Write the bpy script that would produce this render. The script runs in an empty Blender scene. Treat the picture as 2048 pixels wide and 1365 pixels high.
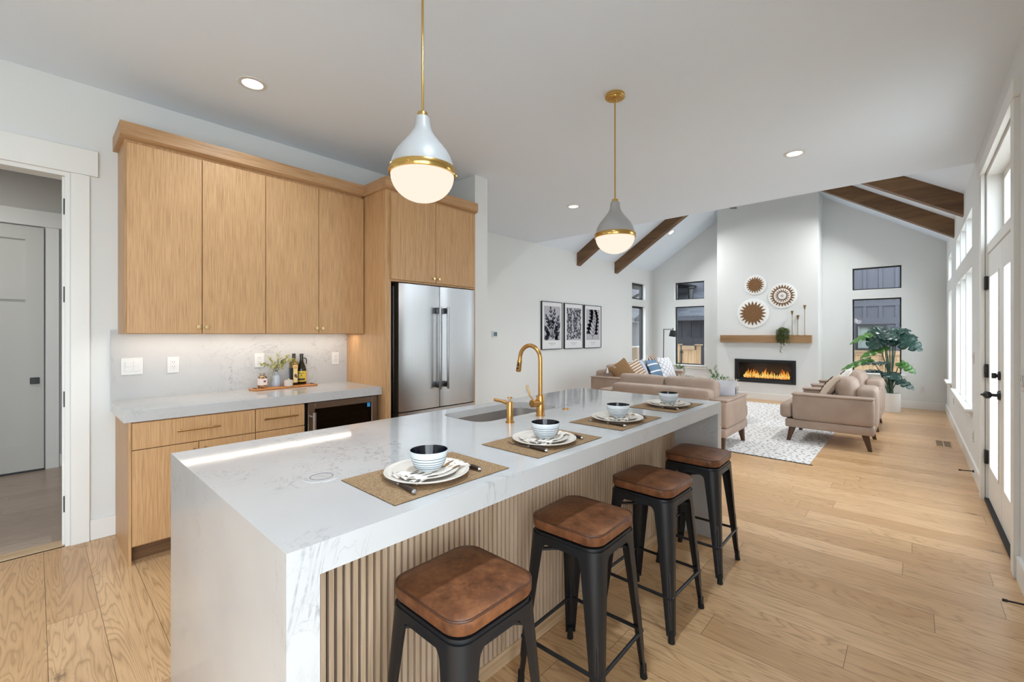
import bpy, bmesh, math, random
from mathutils import Vector, Matrix

sc = bpy.context.scene
COL = sc.collection
R = math.radians

# ------------------------------------------------------------------ camera, sky, lights, exposure
cam_d = bpy.data.cameras.new('camera')
cam = bpy.data.objects.new('camera', cam_d)
COL.objects.link(cam)
cam.location = (0, 0, 1.37)
cam.rotation_euler = (R(90), 0, R(42.52))
cam_d.sensor_width = 36
cam_d.lens = 874.6 / 2048 * 36
cam_d.shift_y = -13 / 2048
cam_d.clip_start = 0.02
sc.camera = cam

sc.view_settings.view_transform = 'Standard'
sc.view_settings.look = 'None'
sc.view_settings.gamma = 1
sc.view_settings.use_curve_mapping = False
sc.view_settings.exposure = -0.3
sc.cycles.max_bounces = 8
sc.cycles.diffuse_bounces = 5
sc.cycles.glossy_bounces = 4
sc.cycles.transparent_max_bounces = 12
sc.cycles.sample_clamp_indirect = 6

world = bpy.data.worlds.new('sky')
sc.world = world
world.use_nodes = True
wn = world.node_tree.nodes['Background']
wn.inputs[0].default_value = (0.85, 0.95, 1.03, 1)
wn.inputs[1].default_value = 9.5


def light(name, kind, loc, rot=(0, 0, 0), power=10, color=(1, 1, 1), size=0.1, size_y=None, spread=None, shape=None, portal=False):
    d = bpy.data.lights.new(name, kind)
    o = bpy.data.objects.new(name, d)
    COL.objects.link(o)
    o.location = loc
    o.rotation_euler = rot
    d.energy = power
    d.color = color
    if kind == 'AREA':
        d.shape = shape or ('RECTANGLE' if size_y else 'DISK')
        d.size = size
        if size_y:
            d.size_y = size_y
        if spread:
            d.spread = R(spread)
        if portal:
            d.cycles.is_portal = True
    else:
        d.shadow_soft_size = size
    return o


CZ = 3.025           # flat ceiling height
WARM = (0.97, 0.98, 0.98)
# daylight through the openings (portals to the sky)
light('portal', 'AREA', (0.62, 7.5, 1.66), (0, R(90), 0), 1, size=2.2, size_y=2.4, portal=True)
light('portal', 'AREA', (0.62, 4.57, 1.4), (0, R(90), 0), 1, size=2.7, size_y=1.6, portal=True)
light('portal', 'AREA', (0.62, -1.0, 1.4), (0, R(90), 0), 1, size=2.3, size_y=3.3, portal=True)  # portal of the unseen window added for daylight
# the recessed ceiling lamps
DOWN = [(-3.207, .968), (-.80, .968), (-3.22, 4.69), (-.797, 4.686), (-3.207, -1.6), (-.80, -1.6)]
for x, y in DOWN:
    light('downlight_lamp', 'AREA', (x, y, CZ - .012), (0, 0, 0), (15 if x > -2 else 6.5) if y < 3 else 11, (.81, .97, 1.12) if y < 3 else (.9, .97, 1.02), size=.11, spread=130)
for x, y, s in [(-4.037, 9.73, 1), (-4.037, 7.0, 1), (-.57, 9.73, -1), (-.57, 7.0, -1)]:
    z = 3.025 + .65 * ((x + 5.05) if s > 0 else (.44 - x))
    light('downlight_lamp', 'AREA', (x, y, z - .014), (0, -s * math.atan(.65), 0), 28, WARM, size=.11, spread=130)
light('hall_lamp', 'AREA', (-5.4, -.9, 3.0), (0, 0, 0), 24, (1, .98, .94), size=.12)
# warm strip lights below the upper cabinets
light('strip_lamp', 'AREA', (-3.86, 1.2, 1.386), (0, 0, 0), 4.2, (1, .88, .74), size=.02, size_y=1.58)


# ------------------------------------------------------------------ materials
MATS = {}


def newmat(name):
    m = bpy.data.materials.new(name)
    m.use_nodes = True
    MATS[name] = m
    nt = m.node_tree
    return m, nt, nt.nodes['Principled BSDF']


def lin(c):
    def f(v):
        v /= 255
        return v / 12.92 if v <= .04045 else ((v + .055) / 1.055) ** 2.4
    return (f(c[0]), f(c[1]), f(c[2]), 1)


def N(nt, t, **kw):
    n = nt.nodes.new(t)
    for k, v in kw.items():
        setattr(n, k, v)
    return n


def objco(nt, scale=(1, 1, 1), loc=(0, 0, 0), rot=(0, 0, 0)):
    tc = N(nt, 'ShaderNodeTexCoord')
    mp = N(nt, 'ShaderNodeMapping')
    mp.inputs['Scale'].default_value = scale
    mp.inputs['Location'].default_value = loc
    mp.inputs['Rotation'].default_value = rot
    nt.links.new(tc.outputs['Object'], mp.inputs[0])
    return mp.outputs[0]


def ramp(nt, fac, stops):
    r = N(nt, 'ShaderNodeValToRGB')
    e = r.color_ramp.elements
    while len(e) < len(stops):
        e.new(.5)
    for i, (p, c) in enumerate(stops):
        e[i].position = p
        e[i].color = c
    nt.links.new(fac, r.inputs[0])
    return r.outputs[0]


def noise(nt, co, scale=5, detail=3, rough=.5, dist=0):
    n = N(nt, 'ShaderNodeTexNoise')
    n.inputs['Scale'].default_value = scale
    n.inputs['Detail'].default_value = detail
    n.inputs['Roughness'].default_value = rough
    n.inputs['Distortion'].default_value = dist
    nt.links.new(co, n.inputs['Vector'])
    return n.outputs['Fac']


def math_(nt, op, a, b=None):
    n = N(nt, 'ShaderNodeMath', operation=op)
    for i, v in enumerate((a, b)):
        if v is None:
            continue
        if isinstance(v, (int, float)):
            n.inputs[i].default_value = v
        else:
            nt.links.new(v, n.inputs[i])
    return n.outputs[0]


def mix(nt, fac, a, b, blend='MIX'):
    n = N(nt, 'ShaderNodeMix', data_type='RGBA', blend_type=blend)
    for sock, v in ((n.inputs['Factor'], fac), (n.inputs['A'], a), (n.inputs['B'], b)):
        if isinstance(v, (int, float)):
            sock.default_value = v
        elif isinstance(v, tuple):
            sock.default_value = v
        else:
            nt.links.new(v, sock)
    return n.outputs['Result']


def bump(nt, bs, h, strength=.2, dist=.002):
    b = N(nt, 'ShaderNodeBump')
    b.inputs['Strength'].default_value = strength
    b.inputs['Distance'].default_value = dist
    nt.links.new(h, b.inputs['Height'])
    nt.links.new(b.outputs[0], bs.inputs['Normal'])


def plain(name, rgb, rough=.5, metal=0, spec=None, emit=0, coat=0):
    m, nt, b = newmat(name)
    c = lin(rgb)
    b.inputs['Base Color'].default_value = c
    b.inputs['Roughness'].default_value = rough
    b.inputs['Metallic'].default_value = metal
    if spec is not None:
        b.inputs['Specular IOR Level'].default_value = spec
    if coat:
        b.inputs['Coat Weight'].default_value = coat
    if emit:
        b.inputs['Emission Color'].default_value = c
        b.inputs['Emission Strength'].default_value = emit
    return m


def wall_paint(name, rgb, rough=.6, tex=.06):
    m = plain(name, rgb, rough)
    nt = m.node_tree
    b = nt.nodes['Principled BSDF']
    b.inputs['Specular IOR Level'].default_value = .25
    bump(nt, b, noise(nt, objco(nt), 140, 2), tex, .002)
    return m


def wood(name, stops, axis='Z', fine=60, rough=.45, stretch=.03, cloud=.5, bumps=.12, spec=.4):
    """fine straight grain along one axis"""
    m, nt, b = newmat(name)
    s = {'X': (stretch, 1, 1), 'Y': (1, stretch, 1), 'Z': (1, 1, stretch)}[axis]
    s2 = {'X': (.12, 1, 1), 'Y': (1, .12, 1), 'Z': (1, 1, .12)}[axis]
    g = noise(nt, objco(nt, s), fine * 2.2, 4, .65, .1)
    k = noise(nt, objco(nt, s2), 7, 3, .5, .6)
    f = math_(nt, 'ADD', math_(nt, 'MULTIPLY', g, 1 - cloud * .5), math_(nt, 'MULTIPLY', k, cloud * .5))
    col = ramp(nt, f, stops)
    nt.links.new(col, b.inputs['Base Color'])
    b.inputs['Roughness'].default_value = rough
    b.inputs['Specular IOR Level'].default_value = spec
    bump(nt, b, g, bumps, .002)
    return m


def fabric(name, rgb, rough=.85, scale=500, var=.12, bumps=.25):
    m, nt, b = newmat(name)
    c = lin(rgb)
    d = tuple(v * (1 - var) for v in c[:3]) + (1,)
    n1 = noise(nt, objco(nt), scale, 2)
    n2 = noise(nt, objco(nt), 6, 2)
    f = math_(nt, 'ADD', math_(nt, 'MULTIPLY', n1, .6), math_(nt, 'MULTIPLY', n2, .4))
    nt.links.new(ramp(nt, f, [(.35, d), (.65, c)]), b.inputs['Base Color'])
    b.inputs['Roughness'].default_value = rough
    b.inputs['Specular IOR Level'].default_value = .2
    bump(nt, b, n1, bumps, .001)
    return m


def floor_mat(name, c_lo, c_hi, along='X', pitch=.1835, off=.036, length=1.9, knots=True, gapc=(90, 62, 38), rough=.29):
    m, nt, b = newmat(name)
    tc = N(nt, 'ShaderNodeTexCoord')
    mp = N(nt, 'ShaderNodeMapping')
    if along == 'X':
        mp.inputs['Location'].default_value = (0, -off, 0)
    else:
        mp.inputs['Rotation'].default_value = (0, 0, R(90))
        mp.inputs['Location'].default_value = (0, -off, 0)
    nt.links.new(tc.outputs['Object'], mp.inputs[0])
    sx_ = N(nt, 'ShaderNodeSeparateXYZ')
    nt.links.new(mp.outputs[0], sx_.inputs[0])
    row = math_(nt, 'FLOOR', math_(nt, 'DIVIDE', sx_.outputs[1], pitch))
    wno = N(nt, 'ShaderNodeTexWhiteNoise', noise_dimensions='1D')
    nt.links.new(row, wno.inputs['W'])
    cx_ = N(nt, 'ShaderNodeCombineXYZ')
    nt.links.new(math_(nt, 'ADD', sx_.outputs[0], math_(nt, 'MULTIPLY', wno.outputs['Value'], length)), cx_.inputs[0])
    nt.links.new(sx_.outputs[1], cx_.inputs[1])
    nt.links.new(sx_.outputs[2], cx_.inputs[2])
    v = cx_.outputs[0]
    br = N(nt, 'ShaderNodeTexBrick')
    br.offset = 0
    br.offset_frequency = 2
    br.inputs['Color1'].default_value = (0, 0, 0, 1)
    br.inputs['Color2'].default_value = (1, 1, 1, 1)
    br.inputs['Mortar'].default_value = (.5, .5, .5, 1)
    br.inputs['Scale'].default_value = 1
    br.inputs['Mortar Size'].default_value = .0011
    br.inputs['Mortar Smooth'].default_value = .2
    br.inputs['Bias'].default_value = 0
    br.inputs['Brick Width'].default_value = length
    br.inputs['Row Height'].default_value = pitch
    nt.links.new(v, br.inputs['Vector'])
    rnd = br.outputs['Color']
    # shift the grain for every plank
    sh = N(nt, 'ShaderNodeVectorMath', operation='MULTIPLY_ADD')
    nt.links.new(rnd, sh.inputs[0])
    sh.inputs[1].default_value = (37, 11, 23)
    nt.links.new(v, sh.inputs[2])
    g_map = N(nt, 'ShaderNodeMapping')
    g_map.inputs['Scale'].default_value = (.11, 1, 1)
    nt.links.new(sh.outputs[0], g_map.inputs[0])
    # cathedral grain: contour lines of a stretched noise
    base = N(nt, 'ShaderNodeTexNoise')
    base.inputs['Scale'].default_value = 5.2
    base.inputs['Detail'].default_value = 3.5
    base.inputs['Distortion'].default_value = .5
    nt.links.new(g_map.outputs[0], base.inputs['Vector'])
    rings = math_(nt, 'FRACT', math_(nt, 'MULTIPLY', base.outputs['Fac'], 30))
    ring_f = ramp(nt, rings, [(0, (1, 1, 1, 1)), (.16, (.3, .3, .3, 1)), (.5, (.0, .0, .0, 1)), (.8, (.1, .1, .1, 1)), (1, (.9, .9, .9, 1))])
    f_map = N(nt, 'ShaderNodeMapping')
    f_map.inputs['Scale'].default_value = (.03, 1, 1)
    nt.links.new(sh.outputs[0], f_map.inputs[0])
    fine = noise(nt, f_map.outputs[0], 170, 3, .6)
    tone = N(nt, 'ShaderNodeTexNoise')
    tone.inputs['Scale'].default_value = 2.0
    tone.inputs['Detail'].default_value = 2
    nt.links.new(g_map.outputs[0], tone.inputs['Vector'])
    lo, hi = lin(c_lo), lin(c_hi)
    t = math_(nt, 'ADD', math_(nt, 'MULTIPLY', rnd, .45), math_(nt, 'MULTIPLY', tone.outputs['Fac'], .6))
    col = ramp(nt, t, [(.1, lo), (.9, hi)])
    dark = tuple(x * .62 for x in lo[:3]) + (1,)
    col = mix(nt, math_(nt, 'MULTIPLY', ring_f, .62), col, dark)
    col = mix(nt, math_(nt, 'MULTIPLY', ramp(nt, fine, [(.5, (0, 0, 0, 1)), (.72, (1, 1, 1, 1))]), .35), col, dark)
    if knots:
        vo = N(nt, 'ShaderNodeTexVoronoi')
        vo.inputs['Scale'].default_value = 2.3
        vo.inputs['Randomness'].default_value = 1
        k_map = N(nt, 'ShaderNodeMapping')
        k_map.inputs['Scale'].default_value = (.55, 1, 1)
        nt.links.new(v, k_map.inputs[0])
        nt.links.new(k_map.outputs[0], vo.inputs['Vector'])
        wob = math_(nt, 'ADD', vo.outputs['Distance'], math_(nt, 'MULTIPLY', math_(nt, 'SUBTRACT', noise(nt, v, 60, 2), .5), .10))
        kn = ramp(nt, wob, [(.0, (1, 1, 1, 1)), (.025, (.9, .9, .9, 1)), (.05, (.25, .25, .25, 1)), (.11, (0, 0, 0, 1))])
        col = mix(nt, math_(nt, 'MULTIPLY', kn, .7), col, lin((84, 58, 36)))
    col = mix(nt, br.outputs['Fac'], col, lin(gapc))
    nt.links.new(col, b.inputs['Base Color'])
    b.inputs['Roughness'].default_value = rough
    b.inputs['Specular IOR Level'].default_value = .45
    h = math_(nt, 'SUBTRACT', math_(nt, 'MULTIPLY', fine, .3), br.outputs['Fac'])
    bump(nt, b, h, .25, .002)
    return m


def quartz_mat(name):
    m, nt, b = newmat(name)
    co = objco(nt, loc=(3.1, 1.7, .4))
    # veins: thin zero-crossings of two warped noises, kept only in drifting bands
    n1 = noise(nt, co, 1.7, 6, .62, .9)
    n2 = noise(nt, objco(nt, (1, 1.6, 1), (9.2, 4, 2)), 3.3, 6, .66, 1.1)
    def vein(n, w):
        a = math_(nt, 'ABSOLUTE', math_(nt, 'SUBTRACT', n, .5))
        return ramp(nt, a, [(0, (1, 1, 1, 1)), (w, (0, 0, 0, 1))])
    msk = ramp(nt, noise(nt, objco(nt, loc=(5, 2, 7)), 1.9, 3, .6), [(.47, (0, 0, 0, 1)), (.64, (1, 1, 1, 1))])
    brk = ramp(nt, noise(nt, co, 34, 3, .6), [(.42, (0, 0, 0, 1)), (.6, (1, 1, 1, 1))])
    v = math_(nt, 'MAXIMUM', vein(n1, .0085), math_(nt, 'MULTIPLY', vein(n2, .011), .8))
    v = math_(nt, 'MULTIPLY', math_(nt, 'MULTIPLY', v, msk), math_(nt, 'ADD', math_(nt, 'MULTIPLY', brk, .7), .3))
    cloud = noise(nt, co, 2.2, 3)
    basec = ramp(nt, cloud, [(.3, lin((187, 187, 187))), (.7, lin((197, 197, 197)))])
    col = mix(nt, math_(nt, 'MULTIPLY', v, .8), basec, lin((132, 132, 134)))
    nt.links.new(col, b.inputs['Base Color'])
    b.inputs['Roughness'].default_value = .07
    b.inputs['Specular IOR Level'].default_value = .5
    return m


def steel_mat(name, rgb=(182, 183, 185), rough=.30, axis='Z', aniso=.6):
    m, nt, b = newmat(name)
    s = {'X': (.01, 1, 1), 'Y': (1, .01, 1), 'Z': (1, 1, .01)}[axis]
    n = noise(nt, objco(nt, s), 300, 2)
    b.inputs['Base Color'].default_value = lin(rgb)
    b.inputs['Metallic'].default_value = 1
    b.inputs['Roughness'].default_value = rough
    c_ = lin(rgb)
    nt.links.new(ramp(nt, n, [(.3, tuple(v * .93 for v in c_[:3]) + (1,)), (.7, c_)]), b.inputs['Base Color'])
    return m


def glass_mat(name, tint=(255, 255, 255), refl=.09, rough=0.0):
    m = bpy.data.materials.new(name)
    m.use_nodes = True
    nt = m.node_tree
    nt.nodes.remove(nt.nodes['Principled BSDF'])
    out = nt.nodes['Material Output']
    tr = N(nt, 'ShaderNodeBsdfTransparent')
    tr.inputs[0].default_value = lin(tint)
    gl = N(nt, 'ShaderNodeBsdfGlossy')
    gl.inputs['Roughness'].default_value = rough
    fr = N(nt, 'ShaderNodeFresnel')
    fr.inputs[0].default_value = 1.45
    mx = N(nt, 'ShaderNodeMixShader')
    nt.links.new(math_(nt, 'MULTIPLY', fr.outputs[0], refl * 10), mx.inputs[0])
    nt.links.new(tr.outputs[0], mx.inputs[1])
    nt.links.new(gl.outputs[0], mx.inputs[2])
    nt.links.new(mx.outputs[0], out.inputs[0])
    return m


M = {}
M['wall'] = wall_paint('wall_paint', (223, 225, 224))
M['ceil'] = wall_paint('ceiling_paint', (229, 239, 250))
M['trim'] = plain('trim_paint', (232, 232, 229), .35, spec=.4)
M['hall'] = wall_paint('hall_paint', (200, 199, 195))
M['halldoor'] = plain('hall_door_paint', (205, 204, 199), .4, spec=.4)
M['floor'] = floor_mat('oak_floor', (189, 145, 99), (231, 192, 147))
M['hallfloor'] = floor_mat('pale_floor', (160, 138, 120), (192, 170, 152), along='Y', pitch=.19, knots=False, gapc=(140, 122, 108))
M['oak'] = wood('oak_veneer', [(.30, lin((160, 122, 82))), (.5, lin((197, 155, 110))), (.7, lin((212, 172, 126)))], 'Z', 95, .42, stretch=.022, cloud=.2)
M['oakh'] = wood('oak_veneer_flat', [(.30, lin((150, 112, 76))), (.5, lin((182, 142, 102))), (.7, lin((198, 160, 120)))], 'Y', 62, .42)
M['oakx'] = wood('oak_veneer_cross', [(.30, lin((150, 112, 76))), (.5, lin((182, 142, 102))), (.7, lin((198, 160, 120)))], 'X', 62, .42)
M['slat'] = wood('slat_oak', [(.3, lin((162, 136, 108))), (.5, lin((204, 178, 150))), (.7, lin((224, 203, 178)))], 'Z', 45, .5, cloud=.9)
M['slatbase'] = wood('slat_base_oak', [(.34, lin((170, 138, 100))), (.5, lin((204, 174, 138))), (.66, lin((216, 190, 154)))], 'Y', 40, .5)
M['darkgap'] = plain('felt_black', (26, 22, 20), .9)
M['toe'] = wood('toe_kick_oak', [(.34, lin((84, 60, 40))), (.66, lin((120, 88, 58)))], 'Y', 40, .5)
M['beamx'] = wood('beam_timber', [(.3, lin((74, 54, 36))), (.5, lin((112, 83, 56))), (.7, lin((136, 104, 72)))], 'X', 28, .55, stretch=.05, cloud=1.0)
M['mantel'] = wood('mantel_oak', [(.3, lin((116, 86, 56))), (.5, lin((152, 118, 82))), (.7, lin((172, 138, 98)))], 'X', 40, .5, cloud=.8)
M['quartz'] = quartz_mat('veined_quartz')
M['steel'] = steel_mat('brushed_steel')
M['steeld'] = steel_mat('dark_steel', (92, 92, 94), .3)
M['sinksteel'] = steel_mat('sink_steel', (215, 215, 216), .32, 'Z')
M['reflsteel'] = steel_mat('wood_reflection_steel', (150, 136, 124), .3, 'Y')  # brown of the reflected wood is put into the steel's colour
M['chrome'] = plain('chrome', (225, 225, 228), .12, 1)
M['brass'] = plain('polished_brass', (214, 176, 104), .2, 1)
M['gold'] = plain('brushed_gold', (206, 158, 96), .26, 1)
M['barsteel'] = plain('bar_steel', (150, 151, 154), .18, 1)
M['knob'] = plain('satin_brass', (222, 200, 150), .3, 1)
M['barbrass'] = plain('bar_brass', (176, 140, 92), .3, 1)
M['antique'] = plain('antique_brass', (150, 128, 84), .35, 1)
M['black'] = plain('black_metal', (26, 27, 30), .42, 0, spec=.5)
M['blackmatte'] = plain('black_matte', (24, 24, 25), .6)
M['rubber'] = plain('black_rubber', (16, 16, 17), .7)
M['frameblack'] = plain('window_black', (20, 21, 23), .5)
M['dark'] = plain('dark_interior', (12, 12, 14), .5)
M['white'] = plain('white_plastic', (216, 216, 215), .35)
M['pot'] = plain('white_glaze', (232, 231, 226), .4)
M['slot'] = plain('slot_dark', (60, 60, 60), .6)
M['lampwhite'] = plain('lamp_enamel', (166, 166, 165), .4)
M['glass'] = glass_mat('window_glass', refl=.032)
M['fireglass'] = glass_mat('fire_glass', (225, 225, 228), .07)
M['coolglass'] = glass_mat('tinted_glass', (120, 120, 130), .1)


def emitmat(name, rgb, st):
    m = bpy.data.materials.new(name)
    m.use_nodes = True
    nt = m.node_tree
    nt.nodes.remove(nt.nodes['Principled BSDF'])
    e = N(nt, 'ShaderNodeEmission')
    e.inputs[0].default_value = lin(rgb)
    e.inputs[1].default_value = st
    nt.links.new(e.outputs[0], nt.nodes['Material Output'].inputs[0])
    return m


M['globe'] = emitmat('lit_opal_glass', (255, 243, 224), 1.25)
M['led'] = emitmat('led_strip_glow', (255, 240, 220), 3)
M['disc'] = emitmat('downlight_glow', (255, 250, 240), 6)


# ------------------------------------------------------------------ mesh builder
class MB:
    def __init__(s):
        s.bm = bmesh.new()

    def _place(s, verts, T):
        if T is not None:
            for v in verts:
                v.co = T @ v.co

    def box(s, x0, x1, y0, y1, z0, z1, b=0, seg=2, T=None):
        bm = bmesh.new()
        vs = [bm.verts.new((x, y, z)) for x in (x0, x1) for y in (y0, y1) for z in (z0, z1)]
        for f in ((0, 1, 3, 2), (4, 6, 7, 5), (0, 4, 5, 1), (2, 3, 7, 6), (0, 2, 6, 4), (1, 5, 7, 3)):
            bm.faces.new([vs[i] for i in f])
        if b:
            bmesh.ops.bevel(bm, geom=list(bm.edges), offset=b, segments=seg, affect='EDGES', profile=.5)
        s._merge(bm, T)
        return s

    def _merge(s, bm, T=None):
        bmesh.ops.recalc_face_normals(bm, faces=bm.faces)
        mp = {}
        for v in bm.verts:
            mp[v] = s.bm.verts.new(T @ v.co if T is not None else v.co)
        for f in bm.faces:
            try:
                s.bm.faces.new([mp[v] for v in f.verts])
            except ValueError:
                pass
        bm.free()

    def rings(s, rs, closed=True, cap=True, T=None):
        """skin a list of equal-length point rings"""
        bm = bmesh.new()
        rows = [[bm.verts.new(p) for p in r] for r in rs]
        n = len(rows[0])
        for a, b in zip(rows, rows[1:]):
            for i in range(n if closed else n - 1):
                j = (i + 1) % n
                bm.faces.new((a[i], a[j], b[j], b[i]))
        if cap and closed:
            bm.faces.new(rows[0][::-1])
            bm.faces.new(rows[-1])
        s._merge(bm, T)
        return s

    def tube(s, pts, r, n=8, cap=True, T=None):
        pts = [Vector(p) for p in pts]
        rr = r if isinstance(r, (list, tuple)) else [r] * len(pts)
        t0 = (pts[1] - pts[0]).normalized()
        u = t0.orthogonal().normalized()
        out = []
        for i, p in enumerate(pts):
            a = pts[max(i - 1, 0)]
            b = pts[min(i + 1, len(pts) - 1)]
            t = (b - a).normalized()
            u = (u - t * u.dot(t))
            u = u.normalized() if u.length > 1e-6 else t.orthogonal().normalized()
            w = t.cross(u)
            out.append([p + (u * math.cos(q) + w * math.sin(q)) * rr[i] for q in (2 * math.pi * k / n for k in range(n))])
        return s.rings(out, True, cap, T)

    def cyl(s, p0, p1, r0, r1=None, n=20, T=None):
        return s.tube([p0, p1], [r0, r0 if r1 is None else r1], n, True, T)

    def lathe(s, prof, c=(0, 0, 0), n=32, cap=False, T=None):
        rs = [[Vector((c[0] + max(r, 1e-5) * math.cos(2 * math.pi * k / n), c[1] + max(r, 1e-5) * math.sin(2 * math.pi * k / n), c[2] + z)) for k in range(n)] for r, z in prof]
        return s.rings(rs, True, cap, T)

    def prism(s, poly, axis, a, b, T=None):
        """extrude a 2-D outline between a and b along an axis (outline in the other two axes, in order)"""
        def P(u, v, w):
            return {'X': (w, u, v), 'Y': (u, w, v), 'Z': (u, v, w)}[axis]
        bm = bmesh.new()
        A = [bm.verts.new(P(u, v, a)) for u, v in poly]
        B = [bm.verts.new(P(u, v, b)) for u, v in poly]
        n = len(poly)
        bm.faces.new(A)
        bm.faces.new(B[::-1])
        for i in range(n):
            j = (i + 1) % n
            bm.faces.new((A[i], B[i], B[j], A[j]))
        s._merge(bm, T)
        return s

    def ball(s, c, rx, ry=None, rz=None, nu=16, nv=10, T=None):
        ry = ry or rx
        rz = rz or rx
        rs = []
        for j in range(nv + 1):
            t = -math.pi / 2 + math.pi * j / nv
            k = max(math.cos(t), 1e-4)
            rs.append([Vector((c[0] + rx * k * math.cos(2 * math.pi * i / nu), c[1] + ry * k * math.sin(2 * math.pi * i / nu), c[2] + rz * math.sin(t))) for i in range(nu)])
        return s.rings(rs, True, True, T)

    def sheet(s, f, nu, nv, T=None):
        bm = bmesh.new()
        g = [[bm.verts.new(f(i / nu, j / nv)) for j in range(nv + 1)] for i in range(nu + 1)]
        for i in range(nu):
            for j in range(nv):
                bm.faces.new((g[i][j], g[i + 1][j], g[i + 1][j + 1], g[i][j + 1]))
        s._merge(bm, T)
        return s

    def pillow(s, w, h, t, T=None, n=16, pinch=.10, power=.62):
        """a stuffed square cushion lying in its local XY plane"""
        bm = bmesh.new()
        def P(u, v, sg):
            x, y = 2 * u - 1, 2 * v - 1
            k = max(0, (1 - x * x) * (1 - y * y)) ** power
            px = x * (1 - pinch * (1 - y * y) * 1.0) * w / 2
            py = y * (1 - pinch * (1 - x * x) * 1.0) * h / 2
            return (px, py, sg * t / 2 * k)
        top = [[None] * (n + 1) for _ in range(n + 1)]
        bot = [[None] * (n + 1) for _ in range(n + 1)]
        for i in range(n + 1):
            for j in range(n + 1):
                top[i][j] = bm.verts.new(P(i / n, j / n, 1))
                bot[i][j] = top[i][j] if i in (0, n) or j in (0, n) else bm.verts.new(P(i / n, j / n, -1))
        for i in range(n):
            for j in range(n):
                bm.faces.new((top[i][j], top[i + 1][j], top[i + 1][j + 1], top[i][j + 1]))
                q = (bot[i][j], bot[i][j + 1], bot[i + 1][j + 1], bot[i + 1][j])
                bm.faces.new(q)
        s._merge(bm, T)
        return s

    def build(s, name, mat, parent=None, world=True, sharp=38, weld=False):
        bm = s.bm
        if weld:
            bmesh.ops.remove_doubles(bm, verts=bm.verts, dist=1e-5)
        me = bpy.data.meshes.new(name)
        if parent is not None and world:
            off = Vector((0, 0, 0))
            p = parent
            while p is not None:
                off += p.location
                p = p.parent
            for v in bm.verts:
                v.co -= off
        bm.to_mesh(me)
        bm.free()
        me.shade_smooth()
        me.set_sharp_from_angle(angle=R(sharp))
        if mat is not None:
            me.materials.append(mat)
        o = bpy.data.objects.new(name, me)
        COL.objects.link(o)
        o.parent = parent
        return o


def tag(o, label, cat, group=None, kind=None):
    o['label'] = label
    o['category'] = cat
    if group:
        o['group'] = group
    if kind:
        o['kind'] = kind
    return o


def thing(name, label, cat, loc=(0, 0, 0), group=None, kind=None):
    o = bpy.data.objects.new(name, None)
    COL.objects.link(o)
    o.location = loc
    o.empty_display_size = .1
    return tag(o, label, cat, group, kind)


def st(name, mb, mat, label, cat):
    return tag(mb.build(name, mat), label, cat, kind='structure')


def dup(root, loc, rotz=None, label=None):
    r = root.copy()
    COL.objects.link(r)
    r.location = loc
    if rotz is not None:
        r.rotation_euler = (0, 0, rotz)
    if label:
        r['label'] = label
    for ch in list(root.children):
        c = ch.copy()
        COL.objects.link(c)
        c.parent = r
        for g in list(ch.children):
            d = g.copy()
            COL.objects.link(d)
            d.parent = c
    return r


def TR(loc, rx=0, ry=0, rz=0):
    return Matrix.Translation(Vector(loc)) @ Matrix.Rotation(R(rz), 4, 'Z') @ Matrix.Rotation(R(ry), 4, 'Y') @ Matrix.Rotation(R(rx), 4, 'X')


def rrect(x0, x1, y0, y1, r, n=6):
    pts = []
    for cx, cy, a in ((x1 - r, y1 - r, 0), (x0 + r, y1 - r, 90), (x0 + r, y0 + r, 180), (x1 - r, y0 + r, 270)):
        for k in range(n + 1):
            q = R(a + 90 * k / n)
            pts.append((cx + r * math.cos(q), cy + r * math.sin(q)))
    return pts


# ------------------------------------------------------------------ the room
XR, XL, XV, YF, YB = .44, -4.035, -5.05, 10.96, -3.0
YE = 6.12
SL = .65
XM = (XR + XV) / 2
ZR = CZ + SL * (XR - XM)


def wall_holes(axis, p0, p1, u0, u1, z0, z1, holes, mb=None):
    """a wall between p0 and p1 on its thin axis; holes are (u0,u1,z0,z1) with open reveals"""
    mb = mb or MB()
    us = sorted({u0, u1} | {h[i] for h in holes for i in (0, 1)})
    zs = sorted({z0, z1} | {h[i] for h in holes for i in (2, 3)})
    def hole(u, z):
        return any(h[0] < u < h[1] and h[2] < z < h[3] for h in holes)
    def P(p, u, z):
        return (p, u, z) if axis == 'X' else (u, p, z)
    bm = bmesh.new()
    nu, nz = len(us) - 1, len(zs) - 1
    solid = [[not hole((us[i] + us[i + 1]) / 2, (zs[j] + zs[j + 1]) / 2) for j in range(nz)] for i in range(nu)]
    S = lambda i, j: 0 <= i < nu and 0 <= j < nz and solid[i][j]
    def quad(*c):
        bm.faces.new([bm.verts.new(q) for q in c])
    for i in range(nu):
        for j in range(nz):
            if not solid[i][j]:
                continue
            a, b, c, d = us[i], us[i + 1], zs[j], zs[j + 1]
            quad(P(p0, a, c), P(p0, b, c), P(p0, b, d), P(p0, a, d))
            quad(P(p1, a, c), P(p1, a, d), P(p1, b, d), P(p1, b, c))
            if not S(i - 1, j):
                quad(P(p0, a, c), P(p0, a, d), P(p1, a, d), P(p1, a, c))
            if not S(i + 1, j):
                quad(P(p0, b, c), P(p1, b, c), P(p1, b, d), P(p0, b, d))
            if not S(i, j - 1):
                quad(P(p0, a, c), P(p1, a, c), P(p1, b, c), P(p0, b, c))
            if not S(i, j + 1):
                quad(P(p0, a, d), P(p0, b, d), P(p1, b, d), P(p1, a, d))
    bmesh.ops.remove_doubles(bm, verts=bm.verts, dist=1e-5)
    mb._merge(bm)
    return mb


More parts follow.
